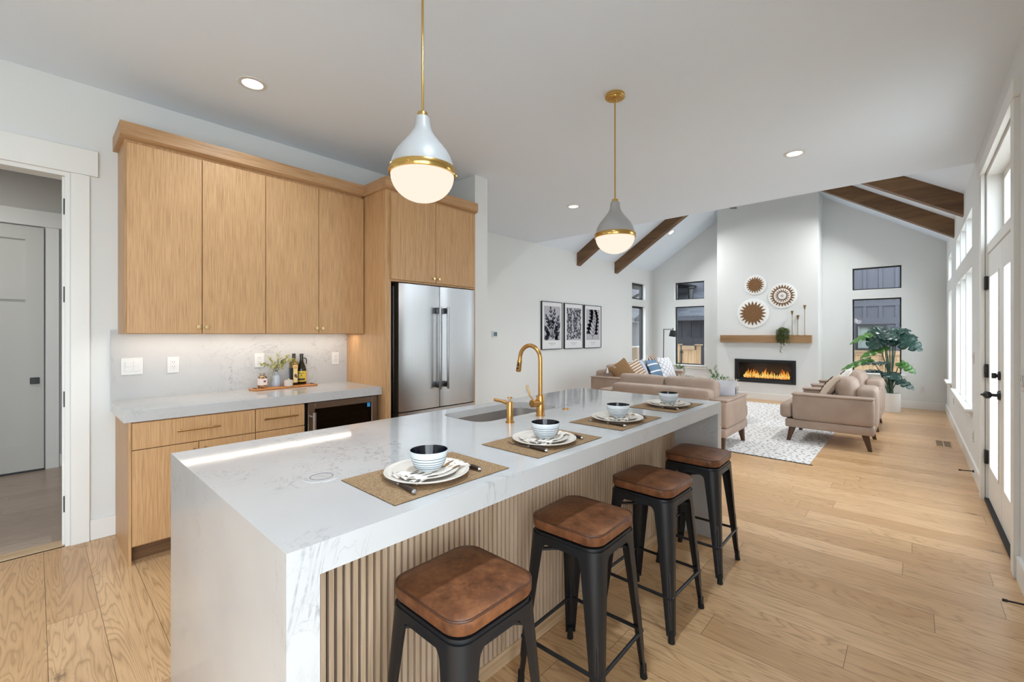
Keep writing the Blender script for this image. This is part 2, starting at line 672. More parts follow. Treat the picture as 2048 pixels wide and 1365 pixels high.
# floors
fl = MB()
fl.box(-4.10, .75, YB - .1, 3.2, -.06, 0)
fl.box(-5.2, .75, 3.2, YF + .2, -.06, 0)
st('floor', fl, M['floor'], 'wide plank oak floor of the kitchen and living room', 'floor')
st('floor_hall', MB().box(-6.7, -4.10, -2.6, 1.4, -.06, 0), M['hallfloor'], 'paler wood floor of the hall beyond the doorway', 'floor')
st('trim_1', MB().box(-4.17, -4.05, -.738, .128, -.05, .004), M['slatbase'], 'light oak threshold strip across the hall doorway', 'trim')

# ceilings
st('ceiling', MB().box(-5.2, .75, YB - .2, YE, CZ, CZ + .12), M['ceil'], 'flat white kitchen ceiling', 'ceiling')
va = MB()
va.prism([(XV - .16, CZ - .104), (XM, ZR), (XM, ZR + .15), (XV - .16, CZ + .046)], 'Y', YE - .1, YF + .2)
va.prism([(XR + .31, CZ - .2015), (XR + .31, CZ - .05), (XM, ZR + .15), (XM, ZR)], 'Y', YE - .1, YF + .2)
st('ceiling_vault', va, M['ceil'], 'sloped white ceiling of the living room meeting in a ridge', 'ceiling')
st('wall_gable', MB().prism([(XV - .1, CZ + .12), (XR + .1, CZ + .12), (XM, ZR + .1)], 'Y', YE - .1, YE), M['wall'], 'white gable wall above the flat ceiling edge', 'wall')

# right wall with windows, french doors and transom
LW = [(6.40, 7.06), (7.13, 7.85), (7.92, 8.64), (9.60, 10.36)]
holes = [(a, b, .62, 2.06) for a, b in LW] + [(a, b, 2.26, 2.66) for a, b in LW]
holes += [(3.82, 5.33, 0, 2.70), (-2.6, .55, .3, 2.5)]  # last opening: unseen window added to let in more daylight
st('wall_right', wall_holes('X', XR, XR + .16, YB - .1, YF + .2, -.05, CZ + .05, holes), M['wall'], 'white wall with the french doors and a row of windows', 'wall')

# far wall (gable) with windows
FW = [(-4.458, -3.73), (-.89, -.16)]
holes = [(a, b, .62, 2.07) for a, b in FW] + [(a, b, 2.245, 2.68) for a, b in FW]
fw = wall_holes('Y', YF, YF + .16, XV - .16, XR + .16, -.05, CZ, holes)
fw.prism([(XV - .05, CZ), (XR + .05, CZ), (XM, ZR + .02)], 'Y', YF, YF + .16)
st('wall_far', fw, M['wall'], 'white gabled end wall behind the fireplace', 'wall')
# chimney breast, with an opening for the fire
br = wall_holes('Y', 10.35, 10.40, -3.243, -1.368, 0, CZ, [(-2.86, -1.745, .36, .835)])
br.box(-3.243, -3.193, 10.40, 10.96, 0, ZR)
br.box(-1.418, -1.368, 10.40, 10.96, 0, ZR)
br.box(-3.243, -1.368, 10.35, 10.40, CZ, ZR)
st('wall_fireplace', br, M['wall'], 'white chimney breast rising to the ridge', 'wall')

# left walls
LWIN = [(9.837, 10.56, .62, 2.075), (9.837, 10.56, 2.245, 2.65)]
st('wall_living', wall_holes('X', XV - .16, XV, 3.2, YF + .2, -.05, CZ + .02, LWIN), M['wall'], 'white living room wall with the three framed prints', 'wall')
st('wall_stub', MB().box(XV - .1, -3.341, 3.077, 3.257, 0, CZ), M['wall'], 'white stub wall at the end of the fridge cabinet', 'wall')
st('wall_left', wall_holes('X', XL - .12, XL, YB - .1, 3.077, -.05, CZ + .02, [(-.76, .15, 0, 2.42)]), M['wall'], 'white kitchen wall behind the oak cabinets', 'wall')
st('wall_back', wall_holes('Y', YB - .16, YB, XL - .12, XR + .16, -.05, CZ + .02, []), M['wall'], 'white kitchen wall opposite the living room', 'wall')
# hall
hw = MB()
hw.box(-6.65, -6.53, -2.6, 1.4, 0, CZ)
hw.box(-6.65, -4.15, 1.3, 1.4, 0, CZ)
hw.box(-6.65, -4.15, -2.6, -2.5, 0, CZ)
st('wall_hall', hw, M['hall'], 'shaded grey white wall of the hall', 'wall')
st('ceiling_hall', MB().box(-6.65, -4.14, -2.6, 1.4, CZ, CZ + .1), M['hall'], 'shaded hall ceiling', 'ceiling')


# baseboards
def bboard(name, boxes, label):
    mb = MB()
    for q in boxes:
        mb.box(*q, 0, .135, .003, 1)
    st(name, mb, M['trim'], label, 'baseboard')


bboard('baseboard_right', [(XR - .015, XR + .01, 5.45, YF), (XR - .015, XR + .01, YB, 3.70)], 'white baseboard along the wall with the french doors')
bboard('baseboard_far', [(XV, -3.243, YF - .015, YF + .01), (-1.368, XR - .015, YF - .015, YF + .01)], 'white baseboard under the end wall windows')
bboard('baseboard_fireplace', [(-3.258, -1.353, 10.335, 10.36), (-1.378, -1.353, 10.362, 10.945), (-3.258, -3.233, 10.362, 10.945)], 'white baseboard around the chimney breast')
bboard('baseboard_living', [(XV - .01, XV + .015, 3.257, YF - .02), (XV + .016, -3.341, 3.25, 3.272)], 'white baseboard under the framed prints')
bboard('baseboard_left', [(XL - .01, XL + .015, .246, .377), (XL - .01, XL + .015, YB, -.88)], 'short white baseboard between doorway casing and oak cabinet')
bboard('baseboard_hall', [(-6.54, -6.515, .17, 1.3), (-6.54, -6.515, -2.5, -1.0)], 'white baseboard beside the hall door')

# hall doorway casing
cs = MB()
cs.box(XL - .005, XL + .02, .155, .245, 0, 2.42, .002, 1)
cs.box(XL - .005, XL + .02, -.855, -.765, 0, 2.42, .002, 1)
cs.box(XL - .005, XL + .028, -.885, .285, 2.42, 2.59, .002, 1)
cs.box(XL - .125, XL + .003, .13, .152, 0, 2.395)
cs.box(XL - .125, XL + .003, -.762, -.74, 0, 2.395)
cs.box(XL - .125, XL + .003, -.762, .152, 2.395, 2.42)
cs.box(XL - .075, XL - .035, .118, .135, 0, 2.40)
casing = st('trim_2', cs, M['trim'], 'white flat casing of the doorway into the hall', 'trim')
for z in (.27, .95, 1.63, 2.2):
    MB().box(XL - .03, XL - .008, .124, .131, z - .05, z + .05).build('hinge', M['black'], casing)

# hall door (structure) seen through the doorway
dr = thing('door_1', 'closed grey white shaker door in the hall', 'door', (-6.53, -.41, 0), kind='structure')
d = MB()
D0, D1 = -.875, .06
d.box(-6.525, -6.50, D0, D1, .015, 2.445)
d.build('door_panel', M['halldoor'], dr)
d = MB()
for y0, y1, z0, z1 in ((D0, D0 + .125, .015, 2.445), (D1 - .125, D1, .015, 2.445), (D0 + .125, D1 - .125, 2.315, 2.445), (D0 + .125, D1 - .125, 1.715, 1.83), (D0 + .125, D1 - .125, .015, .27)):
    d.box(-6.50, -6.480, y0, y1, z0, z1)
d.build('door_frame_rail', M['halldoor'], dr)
d = MB()
d.box(-6.525, -6.495, D1 + .01, .168, 0, 2.46, .002, 1)
d.box(-6.525, -6.495, -.99, D0 - .01, 0, 2.46, .002, 1)
d.box(-6.525, -6.488, -1.02, .2, 2.46, 2.62, .002, 1)
d.build('casing', M['trim'], dr)
h = MB()
h.box(-6.482, -6.466, -.035, .03, .875, .94, .003, 1)
h.cyl((-6.466, -.003, .907), (-6.452, -.003, .907), .018)
h.build('deadbolt', M['black'], dr)
h = MB()
h.box(-6.50, -6.478, D0, D1, 0, .02)
h.build('door_sweep', M['black'], dr)
tag(MB().box(-6.53, -6.522, .235, .305, 1.06, 1.18, .002, 1).build('light_switch', M['white']), 'white switch plate on the hall wall beside the grey door', 'switch')


# windows
WIN = [0]


def window(axis, p, u0, u1, z0, z1, label, side, fw=.03, frame='frameblack'):
    """frame and pane set back in its opening at plane p; side is the direction to the outside"""
    WIN[0] += 1
    c = ((u0 + u1) / 2)
    loc = (p, c, z0) if axis == 'X' else (c, p, z0)
    o = thing('window_%d' % WIN[0], label, 'window', loc, kind='structure')
    f, g = MB(), MB()
    def bx(mb, a, b, c0, c1, t0, t1):
        lo, hi = sorted((p + side * t0, p + side * t1))
        if axis == 'X':
            mb.box(lo, hi, a, b, c0, c1)
        else:
            mb.box(a, b, lo, hi, c0, c1)
    for a, b, c0, c1 in ((u0, u0 + fw, z0, z1), (u1 - fw, u1, z0, z1), (u0 + fw, u1 - fw, z0, z0 + fw), (u0 + fw, u1 - fw, z1 - fw, z1)):
        bx(f, a, b, c0, c1, .08, .15)
    f.build('window_frame', M[frame], o)
    bx(g, u0 + fw, u1 - fw, z0 + fw, z1 - fw, .11, .116)
    g.build('pane', M['glass'], o)
    return o


for i, (a, b) in enumerate(LW):
    w = ('second from the french doors', 'third from the french doors', 'fourth from the french doors', 'by the far corner')
    nm = ('first from the french doors', 'second from the french doors', 'third from the french doors', 'next to the room corner')[i]
    window('X', XR, a, b, .62, 2.06, 'tall bright window ' + nm, 1, .03, 'trim')
    window('X', XR, a, b, 2.26, 2.66, 'small upper window ' + nm, 1, .03, 'trim')
for (a, b), nm in zip(FW, ('between floor lamp and fireplace', 'behind the monstera plant')):
    window('Y', YF, a, b, .62, 2.07, 'tall black framed window ' + nm, 1, .022)
    window('Y', YF, a, b, 2.245, 2.68, 'small upper black framed window ' + nm, 1, .022)
window('X', XV, 9.837, 10.56, .62, 2.075, 'tall black framed window behind the long sofa', -1, .04)
window('X', XV, 9.837, 10.56, 2.245, 2.65, 'small black framed window above the long sofa', -1, .04)
window('X', XR, -2.6, .55, .3, 2.5, 'large unseen window added for daylight behind the viewpoint', 1, .05, 'trim')  # out of view, added as a daylight source

# sills
def sill(name, x0, x1, y0, y1, apron, label):
    s_ = MB()
    s_.box(x0, x1, y0, y1, .59, .615, .004, 2)
    s_.box(*apron, .53, .59, .003, 1)
    st(name, s_, M['trim'], label, 'trim')


sill('trim_3', XR - .055, XR + .09, 6.33, 8.71, (XR - .02, XR + .005, 6.36, 8.68), 'white sill under the three bright windows')
sill('trim_4', XR - .055, XR + .09, 9.53, 10.43, (XR - .02, XR + .005, 9.56, 10.40), 'short white sill under the last window before the corner')
sill('trim_5', -4.52, -3.67, YF - .05, YF + .09, (-4.49, -3.70, YF - .02, YF + .005), 'white sill beside the floor lamp')
sill('trim_6', -.95, -.10, YF - .05, YF + .09, (-.92, -.13, YF - .02, YF + .005), 'white sill behind the monstera')
sill('trim_7', XV - .09, XV + .05, 9.78, 10.62, (XV - .005, XV + .02, 9.81, 10.59), 'white sill behind the long sofa')

# french doors
t = MB()
t.box(XR - .024, XR + .005, 5.33, 5.44, 0, 2.70, .002, 1)
t.box(XR - .024, XR + .005, 3.71, 3.82, 0, 2.70, .002, 1)
t.box(XR - .030, XR + .005, 3.68, 5.47, 2.70, 2.80, .002, 1)
t.box(XR + .01, XR + .11, 3.82, 3.84, 0, 2.70)
t.box(XR + .01, XR + .11, 5.31, 5.33, 0, 2.70)
t.box(XR + .01, XR + .11, 3.84, 5.31, 2.68, 2.70)
t.box(XR + .012, XR + .12, 3.84, 5.31, 2.035, 2.115, .004, 1)
t.box(XR + .10, XR + .15, 3.84, 3.90, 2.115, 2.68)
t.box(XR + .10, XR + .15, 5.25, 5.31, 2.115, 2.68)
t.box(XR + .10, XR + .15, 3.90, 5.25, 2.62, 2.68)
t.box(XR + .10, XR + .15, 3.90, 5.25, 2.115, 2.165)
frame = st('trim_8', t, M['trim'], 'white casing around the french doors', 'trim')
MB().box(XR + .12, XR + .126, 3.90, 5.25, 2.165, 2.62).build('transom_pane', M['glass'], frame)
MB().box(XR - .005, XR + .12, 3.84, 5.31, -.01, .022).build('door_sill', M['blackmatte'], frame)
for z in (.36, 1.07, 1.795):
    MB().box(XR - .006, XR + .02, 5.285, 5.335, z - .055, z + .055, .002, 1).build('hinge', M['black'], frame)


def french(name, y0, y1, label, lock):
    o = thing(name, label, 'door', (XR + .04, (y0 + y1) / 2, 0), kind='structure')
    x0, x1 = XR + .018, XR + .062
    a, b = y0 + .115, y1 - .115
    m = MB()
    m.box(x0, x1, y0, a, .025, 2.03, .002, 1)
    m.box(x0, x1, b, y1, .025, 2.03, .002, 1)
    m.box(x0, x1, a, b, 1.85, 2.03, .002, 1)
    m.box(x0, x1, a, b, .025, .29, .002, 1)
    m.build('door_leaf', M['trim'], o)
    m = MB()
    for q in ((a, a + .02, .29, 1.85), (b - .02, b, .29, 1.85), (a + .02, b - .02, 1.83, 1.85), (a + .02, b - .02, .29, .31)):
        m.box(x0 - .006, x0 + .012, *q, .003, 1)
    m.build('glazing_bead', M['trim'], o)
    MB().box(XR + .036, XR + .042, a + .02, b - .02, .31, 1.83).build('pane', M['glass'], o)
    if lock:
        yk = y0 + .062
        m = MB()
        m.cyl((x0 + .002, yk, 1.075), (x0 - .012, yk, 1.075), .033, .030)
        m.cyl((x0 - .012, yk, 1.075), (x0 - .020, yk, 1.075), .012)
        m.box(x0 - .043, x0 - .018, yk - .006, yk + .006, 1.055, 1.095, .005, 2)
        m.build('deadbolt', M['black'], o)
        m = MB()
        m.cyl((x0 + .002, yk, .935), (x0 - .014, yk, .935), .037, .030)
        m.cyl((x0 - .014, yk, .935), (x0 - .045, yk, .935), .011)
        m.lathe([(.008, 0), (.019, .005), (.028, .016), (.029, .028), (.02, .040), (.009, .045), (.006, .055), (.001, .058)], n=20, T=TR((x0 - .04, yk, .935), 0, -90, 0))
        m.build('door_knob', M['black'], o)
    return o


MB().box(XR + .024, XR + .05, 4.566, 4.584, .03, 2.03).build('door_gap_strip', M['blackmatte'], frame)  # black strip set in the gap to draw the dark line between the doors
french('door_2', 4.579, 5.305, 'white glazed french door with the black knob', True)
french('door_3', 3.845, 4.569, 'white glazed french door closest to the switch plate', False)

# door stops on the baseboard
for i, (y, lab) in enumerate(((6.0, 'thin black door stop on the baseboard before the windows'), (3.205, 'thin black door stop on the baseboard under the wall switch'))):
    m = MB()
    m.cyl((XR - .013, y, .075), (XR - .025, y, .075), .014, .010, 12)
    m.cyl((XR - .025, y, .075), (XR - .10, y, .070), .0045, .0045, 10)
    m.cyl((XR - .10, y, .070), (XR - .118, y, .069), .007, .007, 10)
    tag(m.build('door_stop', M['black']), lab, 'door stop')


# switches and outlets
def plate(name, axis, p, u, z, side, gang, kind, label, group=None):
    w = .072 + .046 * (gang - 1)
    loc = (p, u, z) if axis == 'X' else (u, p, z)
    o = thing(name, label, 'outlet' if kind == 'outlet' else 'switch', loc, group)
    def bx(mb, a, b, c0, c1, t0, t1, bv=0):
        lo, hi = sorted((p + side * t0, p + side * t1))
        if axis == 'X':
            mb.box(lo, hi, u + a, u + b, z + c0, z + c1, bv, 1)
        else:
            mb.box(u + a, u + b, lo, hi, z + c0, z + c1, bv, 1)
    m = MB()
    bx(m, -w / 2, w / 2, -.059, .059, 0, .006, .002)
    m.build('cover_plate', M['white'], o)
    for g in range(gang):
        du = (g - (gang - 1) / 2) * .046
        m = MB()
        bx(m, du - .017, du + .017, -.034, .034, .006, .0085, .001)
        face = m.build('rocker' if kind == 'switch' else 'receptacle', M['white'], o)
        if kind == 'outlet':
            m = MB()
            for dz in (-.017, .017):
                bx(m, du - .008, du - .0055, dz + .001, dz + .009, .0085, .009)
                bx(m, du + .0055, du + .008, dz + .001, dz + .009, .0085, .009)
                bx(m, du - .002, du + .002, dz - .009, dz - .005, .0085, .009)
            m.build('slots', M['slot'], face)
        else:
            m = MB()
            bx(m, du - .014, du + .014, -.002, .031, .0085, .011, .001)
            m.build('paddle', M['white'], face)
    return o


plate('light_switch', 'X', -4.015, .457, 1.148, 1, 2, 'switch', 'white double light switch on the backsplash', 'switches')
plate('wall_outlet', 'X', -4.015, .687, 1.147, 1, 1, 'outlet', 'white outlet on the backsplash beside the double switch', 'backsplash outlets')
plate('wall_outlet', 'X', -4.015, 1.262, 1.155, 1, 1, 'outlet', 'white outlet on the backsplash behind the leafy vase', 'backsplash outlets')
plate('wall_outlet', 'X', -4.015, 1.913, 1.146, 1, 1, 'outlet', 'white outlet on the backsplash beside the oak fridge panel', 'backsplash outlets')
plate('wall_outlet', 'Y', YF, .128, .369, -1, 1, 'outlet', 'white outlet low on the wall right of the monstera', 'room outlets')
plate('wall_outlet', 'X', XV, 5.9, .40, 1, 1, 'outlet', 'white outlet low on the wall under the framed prints', 'room outlets')
plate('light_switch', 'X', XR, 6.21, 1.14, -1, 1, 'switch', 'white light switch between french doors and bright windows', 'switches')
plate('wall_outlet', 'X', XR, 6.24, .37, -1, 1, 'outlet', 'white outlet low between french doors and bright windows', 'room outlets')
plate('wall_outlet', 'X', XR, 9.1, .40, -1, 1, 'outlet', 'white outlet low under the window sill', 'room outlets')
plate('light_switch', 'X', XR, 3.60, 1.12, -1, 2, 'switch', 'white light switch at the edge by the french door casing', 'switches')

th = thing('thermostat', 'small white thermostat with blue screen beside the fridge', 'thermostat', (XV, 5.083, 1.38))
MB().box(XV, XV + .022, 5.02, 5.14, 1.325, 1.43, .004, 2).build('housing', M['white'], th)
MB().box(XV + .022, XV + .0235, 5.04, 5.12, 1.345, 1.41).build('screen', plain('thermostat_screen', (84, 112, 124), .3), th)

# beams along the roof slope
def beam(s, y0, y1, label):
    xe = XV if s > 0 else XR
    m = MB()
    x0, x1 = xe, XM
    z0 = CZ
    prof = [(x0, z0 - .25), (x1, ZR - .25), (x1, ZR + .01), (x0, z0 + .01)]
    if s < 0:
        prof = prof[::-1]
    m.prism(prof, 'Y', y0, y1)
    tag(m.build('ceiling_beam', M['beamx']), label, 'beam', 'timber ceiling beams', kind='thing')


beam(1, 7.46, 7.59, 'brown timber beam on the slope above the framed prints')
beam(1, 8.99, 9.13, 'brown timber beam on the slope beside the small downlight')
beam(-1, 7.38, 7.52, 'brown timber beam meeting the wall above the row of three bright windows')
beam(-1, 8.93, 9.07, 'brown timber beam on the monstera side, just past the one over the bright windows')

# downlights
DL = [((-3.207, .968, CZ), 0, 'round recessed downlight over the upper oak cabinets'),
      ((-.797, 4.686, CZ), 0, 'round recessed downlight between far pendant and right beams'),
      ((-3.229, 4.696, CZ), 0, 'round recessed downlight beside the far pendant shade'),
      ((-.80, .968, CZ), 0, 'round recessed downlight above the viewpoint'),
      ((-3.207, -1.6, CZ), 0, 'round recessed downlight in the rear kitchen by the hall'),
      ((-.80, -1.6, CZ), 0, 'round recessed downlight in the rear kitchen by the added window')]
for x, y, s, lab in ((-4.037, 9.73, 1, 'small recessed downlight on the slope under the timber beam'), (-4.037, 7.0, 1, 'recessed downlight on the slope hidden by the flat ceiling'),
                     (-.57, 9.73, -1, 'recessed downlight on the slope over the monstera'), (-.57, 7.0, -1, 'recessed downlight on the slope over the armchairs')):
    DL.append(((x, y, 3.025 + .65 * ((x + 5.05) if s > 0 else (.44 - x))), -s * math.atan(.65), lab))
for loc, ry, lab in DL:
    o = thing('downlight', lab, 'light', loc, 'recessed downlights')
    o.rotation_euler = (0, ry, 0)
    MB().lathe([(.060, -.001), (.062, -.006), (.085, -.005), (.088, 0)], n=32).build('trim_ring', M['white'], o, world=False)
    MB().lathe([(.0001, -.002), (.060, -.002)], n=32).build('lens', M['disc'], o, world=False)

# floor vent
v = thing('floor_vent', 'wooden slotted floor vent near the window wall', 'vent', (.281, 7.664, 0))
vm = MB()
for q in ((.20, .36, 7.44, 7.48), (.20, .36, 7.86, 7.90), (.20, .215, 7.48, 7.86), (.345, .36, 7.48, 7.86), (.275, .285, 7.48, 7.86)):
    vm.box(*q, 0, .004)
vm.build('vent_frame', M['slatbase'], v)
MB().box(.215, .345, 7.48, 7.86, 0, .0015).build('grille', plain('vent_wood', (122, 98, 70), .6), v)


# ------------------------------------------------------------------ kitchen cabinets
XC = XL + .003
def knob(x, y, z, parent):
    m = MB()
    m.lathe([(.001, 0), (.007, 0), (.005, .006), (.006, .012), (.0135, .016), (.014, .021), (.012, .024), (.001, .0245)], n=20, T=TR((x, y, z), 0, 90, 0))
    return m.build('knob', M['knob'], parent)


def bar_handle(x, y0, y1, z, parent):
    m = MB()
    m.cyl((x + .032, y0, z), (x + .032, y1, z), .0055, n=12)
    for y in (y0 + .025, y1 - .025):
        m.cyl((x, y, z), (x + .032, y, z), .0045, n=10)
    return m.build('handle', M['barbrass'], parent)


def door(x, y0, y1, z0, z1, parent, mat='oak', name='door', th_=.020):
    return MB().box(x - th_, x, y0 + .0022, y1 - .0022, z0, z1, .0012, 1).build(name, M[mat], parent)


UF = -3.683
for k, (y0, lab) in enumerate(((.385, 'oak wall cabinet with two doors next to the hall doorway'), (1.2036, 'oak wall cabinet with two doors next to the tall fridge cabinet'))):
    y1 = y0 + .8186
    o = thing('wall_cabinet', lab, 'cabinet', (-3.86, (y0 + y1) / 2, 1.375), 'oak wall cabinets')
    m = MB().box(XC, UF - .022, y0, y1, 1.40, 2.62)
    m.box(UF - .045, UF - .022, y0, y1, 1.374, 1.40)
    m.box(XC, UF - .045, *((y0, y0 + .018) if k == 0 else (y1 - .018, y1)), 1.374, 1.40)
    m.build('carcass', M['oak'], o)
    ym = (y0 + y1) / 2
    for a, b, kz in ((y0 + (.006 if k == 0 else 0), ym, ym - .024), (ym, y1, ym + .024)):
        dd = door(UF, a, b, 1.378, 2.598, o)
        knob(UF, kz, 1.422, dd)
    m = MB().box(XC + .09, XC + .115, y0 + .03, y1 - .03, 1.390, 1.40)
    m.build('light_strip', M['led'], o)
cr = MB()
cr.prism([(XC, 2.62), (UF + .010, 2.62), (UF + .030, 2.635), (UF + .030, 2.716), (XC, 2.716)], 'Y', .358, 2.028)
tag(cr.build('crown_moulding', M['oakh']), 'flat oak crown moulding along the top of the wall cabinets', 'moulding')

# backsplash and worktop
tag(MB().box(XC, -4.015, .347, 2.028, .919, 1.40).build('backsplash', M['quartz']), 'white veined quartz backsplash slab under the oak wall cabinets', 'backsplash')
tag(MB().box(XC, -3.386, .347, 2.028, .851, .919, .0015, 1).build('worktop', M['quartz']), 'white veined quartz worktop along the back wall', 'worktop')

# base cabinets
BF = -3.405
def base_cab(y0, y1, lab, doors, drawers):
    o = thing('base_cabinet', lab, 'cabinet', (-3.72, (y0 + y1) / 2, 0), 'oak base cabinets')
    MB().box(XC, BF - .022, y0, y1, .10, .851).build('carcass', M['oak'], o)
    MB().box(XC, BF - .075, y0, y1, 0, .10).build('toe_kick', M['toe'], o)
    for z0, z1, h in drawers:
        d_ = door(BF, y0, y1, z0, z1, o, name='drawer')
        if h:
            bar_handle(BF, *h, d_)
    if doors:
        ym = (y0 + y1) / 2
        for a, b in ((y0, ym), (ym, y1)):
            d_ = door(BF, a, b, .112, .678, o)
            knob(BF, ym + (-.03 if a == y0 else .03), .63, d_)
    return o


base_cab(.385, 1.047, 'oak base cabinet with wide drawer at the doorway end of the worktop', True, [(.683, .842, (.598, .829, .767))])
base_cab(1.047, 1.385, 'narrow oak drawer cabinet beside the beverage cooler', False, [(.683, .842, (1.095, 1.325, .769)), (.40, .678, (1.095, 1.325, .54)), (.112, .395, (1.095, 1.325, .25))])
# end panel at the doorway end
tag(MB().box(XC, BF, .372, .3845, 0, .851).build('end_panel', M['oak']), 'plain oak end panel of the base cabinets', 'panel')

# beverage cooler
o = thing('beverage_cooler', 'stainless undercounter beverage cooler with glass door and blue sticker', 'cooler', (-3.7, 1.69, 0))
m = MB()
m.box(XC + .05, -3.44, 1.40, 1.42, .02, .849)
m.box(XC + .05, -3.44, 1.97, 1.99, .02, .849)
m.box(XC + .05, -3.44, 1.42, 1.97, .83, .849)
m.box(XC + .05, -3.44, 1.42, 1.97, .02, .10)
m.box(XC + .05, XC + .08, 1.42, 1.97, .10, .83)
m.build('cabinet_body', M['dark'], o)
m = MB()
for q in ((1.405, 1.457, .10, .846), (1.935, 1.987, .10, .846), (1.457, 1.935, .795, .846), (1.457, 1.935, .10, .15)):
    m.box(-3.435, -3.395, *q, .003, 1)
fr = m.build('door_frame', M['reflsteel'], o)
MB().box(-3.418, -3.412, 1.457, 1.935, .15, .795).build('glass_pane', M['coolglass'], fr)
m = MB()
m.cyl((-3.345, 1.432, .20), (-3.345, 1.432, .775), .013, n=16)
for z in (.24, .74):
    m.cyl((-3.395, 1.432, z), (-3.345, 1.432, z), .010, n=12)
m.build('handle', M['steel'], fr)
m = MB()
for z in (.70, .52, .34):
    m.box(-3.90, -3.47, 1.43, 1.96, z, z + .008)
    m.box(-3.475, -3.462, 1.43, 1.96, z - .012, z + .020)
m.build('shelf', M['steel'], o)
MB().box(-3.411, -3.4105, 1.903, 1.931, .757, .792).build('energy_sticker', plain('sticker_blue', (60, 160, 225), .5), fr)

# fridge cabinet
FF = -3.335
o = thing('fridge_cabinet', 'tall oak cabinet built around the stainless fridge', 'cabinet', (-3.7, 2.555, 0))
MB().box(XC, FF, 2.03, 2.052, 0, 2.62, .001, 1).build('side_panel', M['oak'], o)
MB().box(XC, FF, 3.052, 3.074, 0, 2.62, .001, 1).build('side_panel', M['oak'], o)
MB().box(XC, FF - .002, 2.052, 3.052, 1.835, 2.62).build('carcass', M['oak'], o)
MB().box(FF - .05, FF - .002, 2.052, 2.085, 0, 1.835).build('stile', M['oak'], o)
d_ = door(FF + .02, 2.075, 2.553, 1.852, 2.598, o)
knob(FF + .02, 2.523, 1.892, d_)
d_ = door(FF + .02, 2.553, 3.05, 1.852, 2.598, o)
knob(FF + .02, 2.583, 1.892, d_)
m = MB().prism([(XC, 2.62), (FF + .02, 2.62), (FF + .042, 2.635), (FF + .042, 2.716), (XC, 2.716)], 'Y', 2.005, 3.076)
m.build('crown_moulding', M['oakh'], o)

# fridge
o = thing('refrigerator', 'stainless french door refrigerator with long bar handles', 'refrigerator', (-3.65, 2.585, 0))
m = MB()
m.box(-3.98, -3.42, 2.125, 3.035, .03, 1.80)
m.box(-3.42, -3.385, 2.135, 3.025, .06, 1.80)
m.build('fridge_body', M['steeld'], o)


def fridge_door(y0, y1, z0, z1, name):
    def prof(y):
        return -3.302 + .010 * (1 - (2 * (y - y0) / (y1 - y0) - 1) ** 4)
    ys = [y0 + (y1 - y0) * i / 16 for i in range(17)]
    pts = [(-3.382, y0), (-3.382, y1)] + [(prof(y), y) for y in reversed(ys)]
    return MB().prism(pts, 'Z', z0, z1).build(name, M['steel'], o)


for y0, y1, yh in ((2.14, 2.584, 2.540), (2.590, 3.03, 2.632)):
    d_ = fridge_door(y0, y1, .69, 1.82, 'door')
    m = MB()
    m.cyl((-3.232, yh, .86), (-3.232, yh, 1.63), .0115, n=16)
    m.build('handle', M['barsteel'], d_)
    m = MB()
    for z in (.875, 1.565):
        m.box(-3.30, -3.226, yh - .010, yh + .010, z, z + .055, .004, 2)
    m.build('handle_bracket', M['steeld'], d_)
d_ = fridge_door(2.14, 3.03, .10, .68, 'drawer')
m = MB()
m.cyl((-3.232, 2.26, .60), (-3.232, 2.91, .60), .0115, n=16)
for y in (2.28, 2.85):
    m.box(-3.30, -3.226, y, y + .04, .59, .61, .004, 2)
m.build('handle', M['chrome'], d_)
m = MB()
m.box(-3.44, -3.33, 2.15, 2.21, 1.803, 1.822, .003, 1)
m.box(-3.44, -3.33, 2.96, 3.02, 1.803, 1.822, .003, 1)
m.build('hinge_cover', M['steeld'], o)

# ------------------------------------------------------------------ island
IF, IB, I0, I1, IZ = -.958, -2.099, .352, 3.145, .914
isl = MB()
hx0, hx1, hy0, hy1 = -1.985, -1.635, 1.545, 2.235
bm = bmesh.new()
T0 = .040
def loop(pts, z):
    vs = [bm.verts.new((x, y, z)) for x, y in pts]
    es = [bm.edges.new((vs[i], vs[(i + 1) % len(vs)])) for i in range(len(vs))]
    return vs, es
outer = [(IB, I0), (IF, I0), (IF, I1), (IB, I1)]
inner = rrect(hx0, hx1, hy0, hy1, .09, 8)
lv = []
for z in (IZ, IZ - T0):
    a, ea = loop(outer, z)
    b, eb = loop(inner, z)
    bmesh.ops.triangle_fill(bm, edges=ea + eb, use_beauty=True, use_dissolve=False)
    lv.append((a, b))
for k in (0, 1):
    A, B = lv[0][k], lv[1][k]
    for i in range(len(A)):
        j = (i + 1) % len(A)
        bm.faces.new((A[i], A[j], B[j], B[i]))
isl._merge(bm)
isl.box(IF - .03, IF, I0 + .07, I1 - .07, IZ - .070, IZ - T0)
isl.box(IB, IB + .03, I0 + .07, I1 - .07, IZ - .070, IZ - T0)
isl.box(IB, IF, I0, I0 + .070, 0, IZ - T0)
isl.box(IB, IF, I1 - .070, I1, 0, IZ - T0)
tag(isl.build('island_worktop', M['quartz']), 'white veined quartz waterfall worktop of the kitchen island', 'worktop')

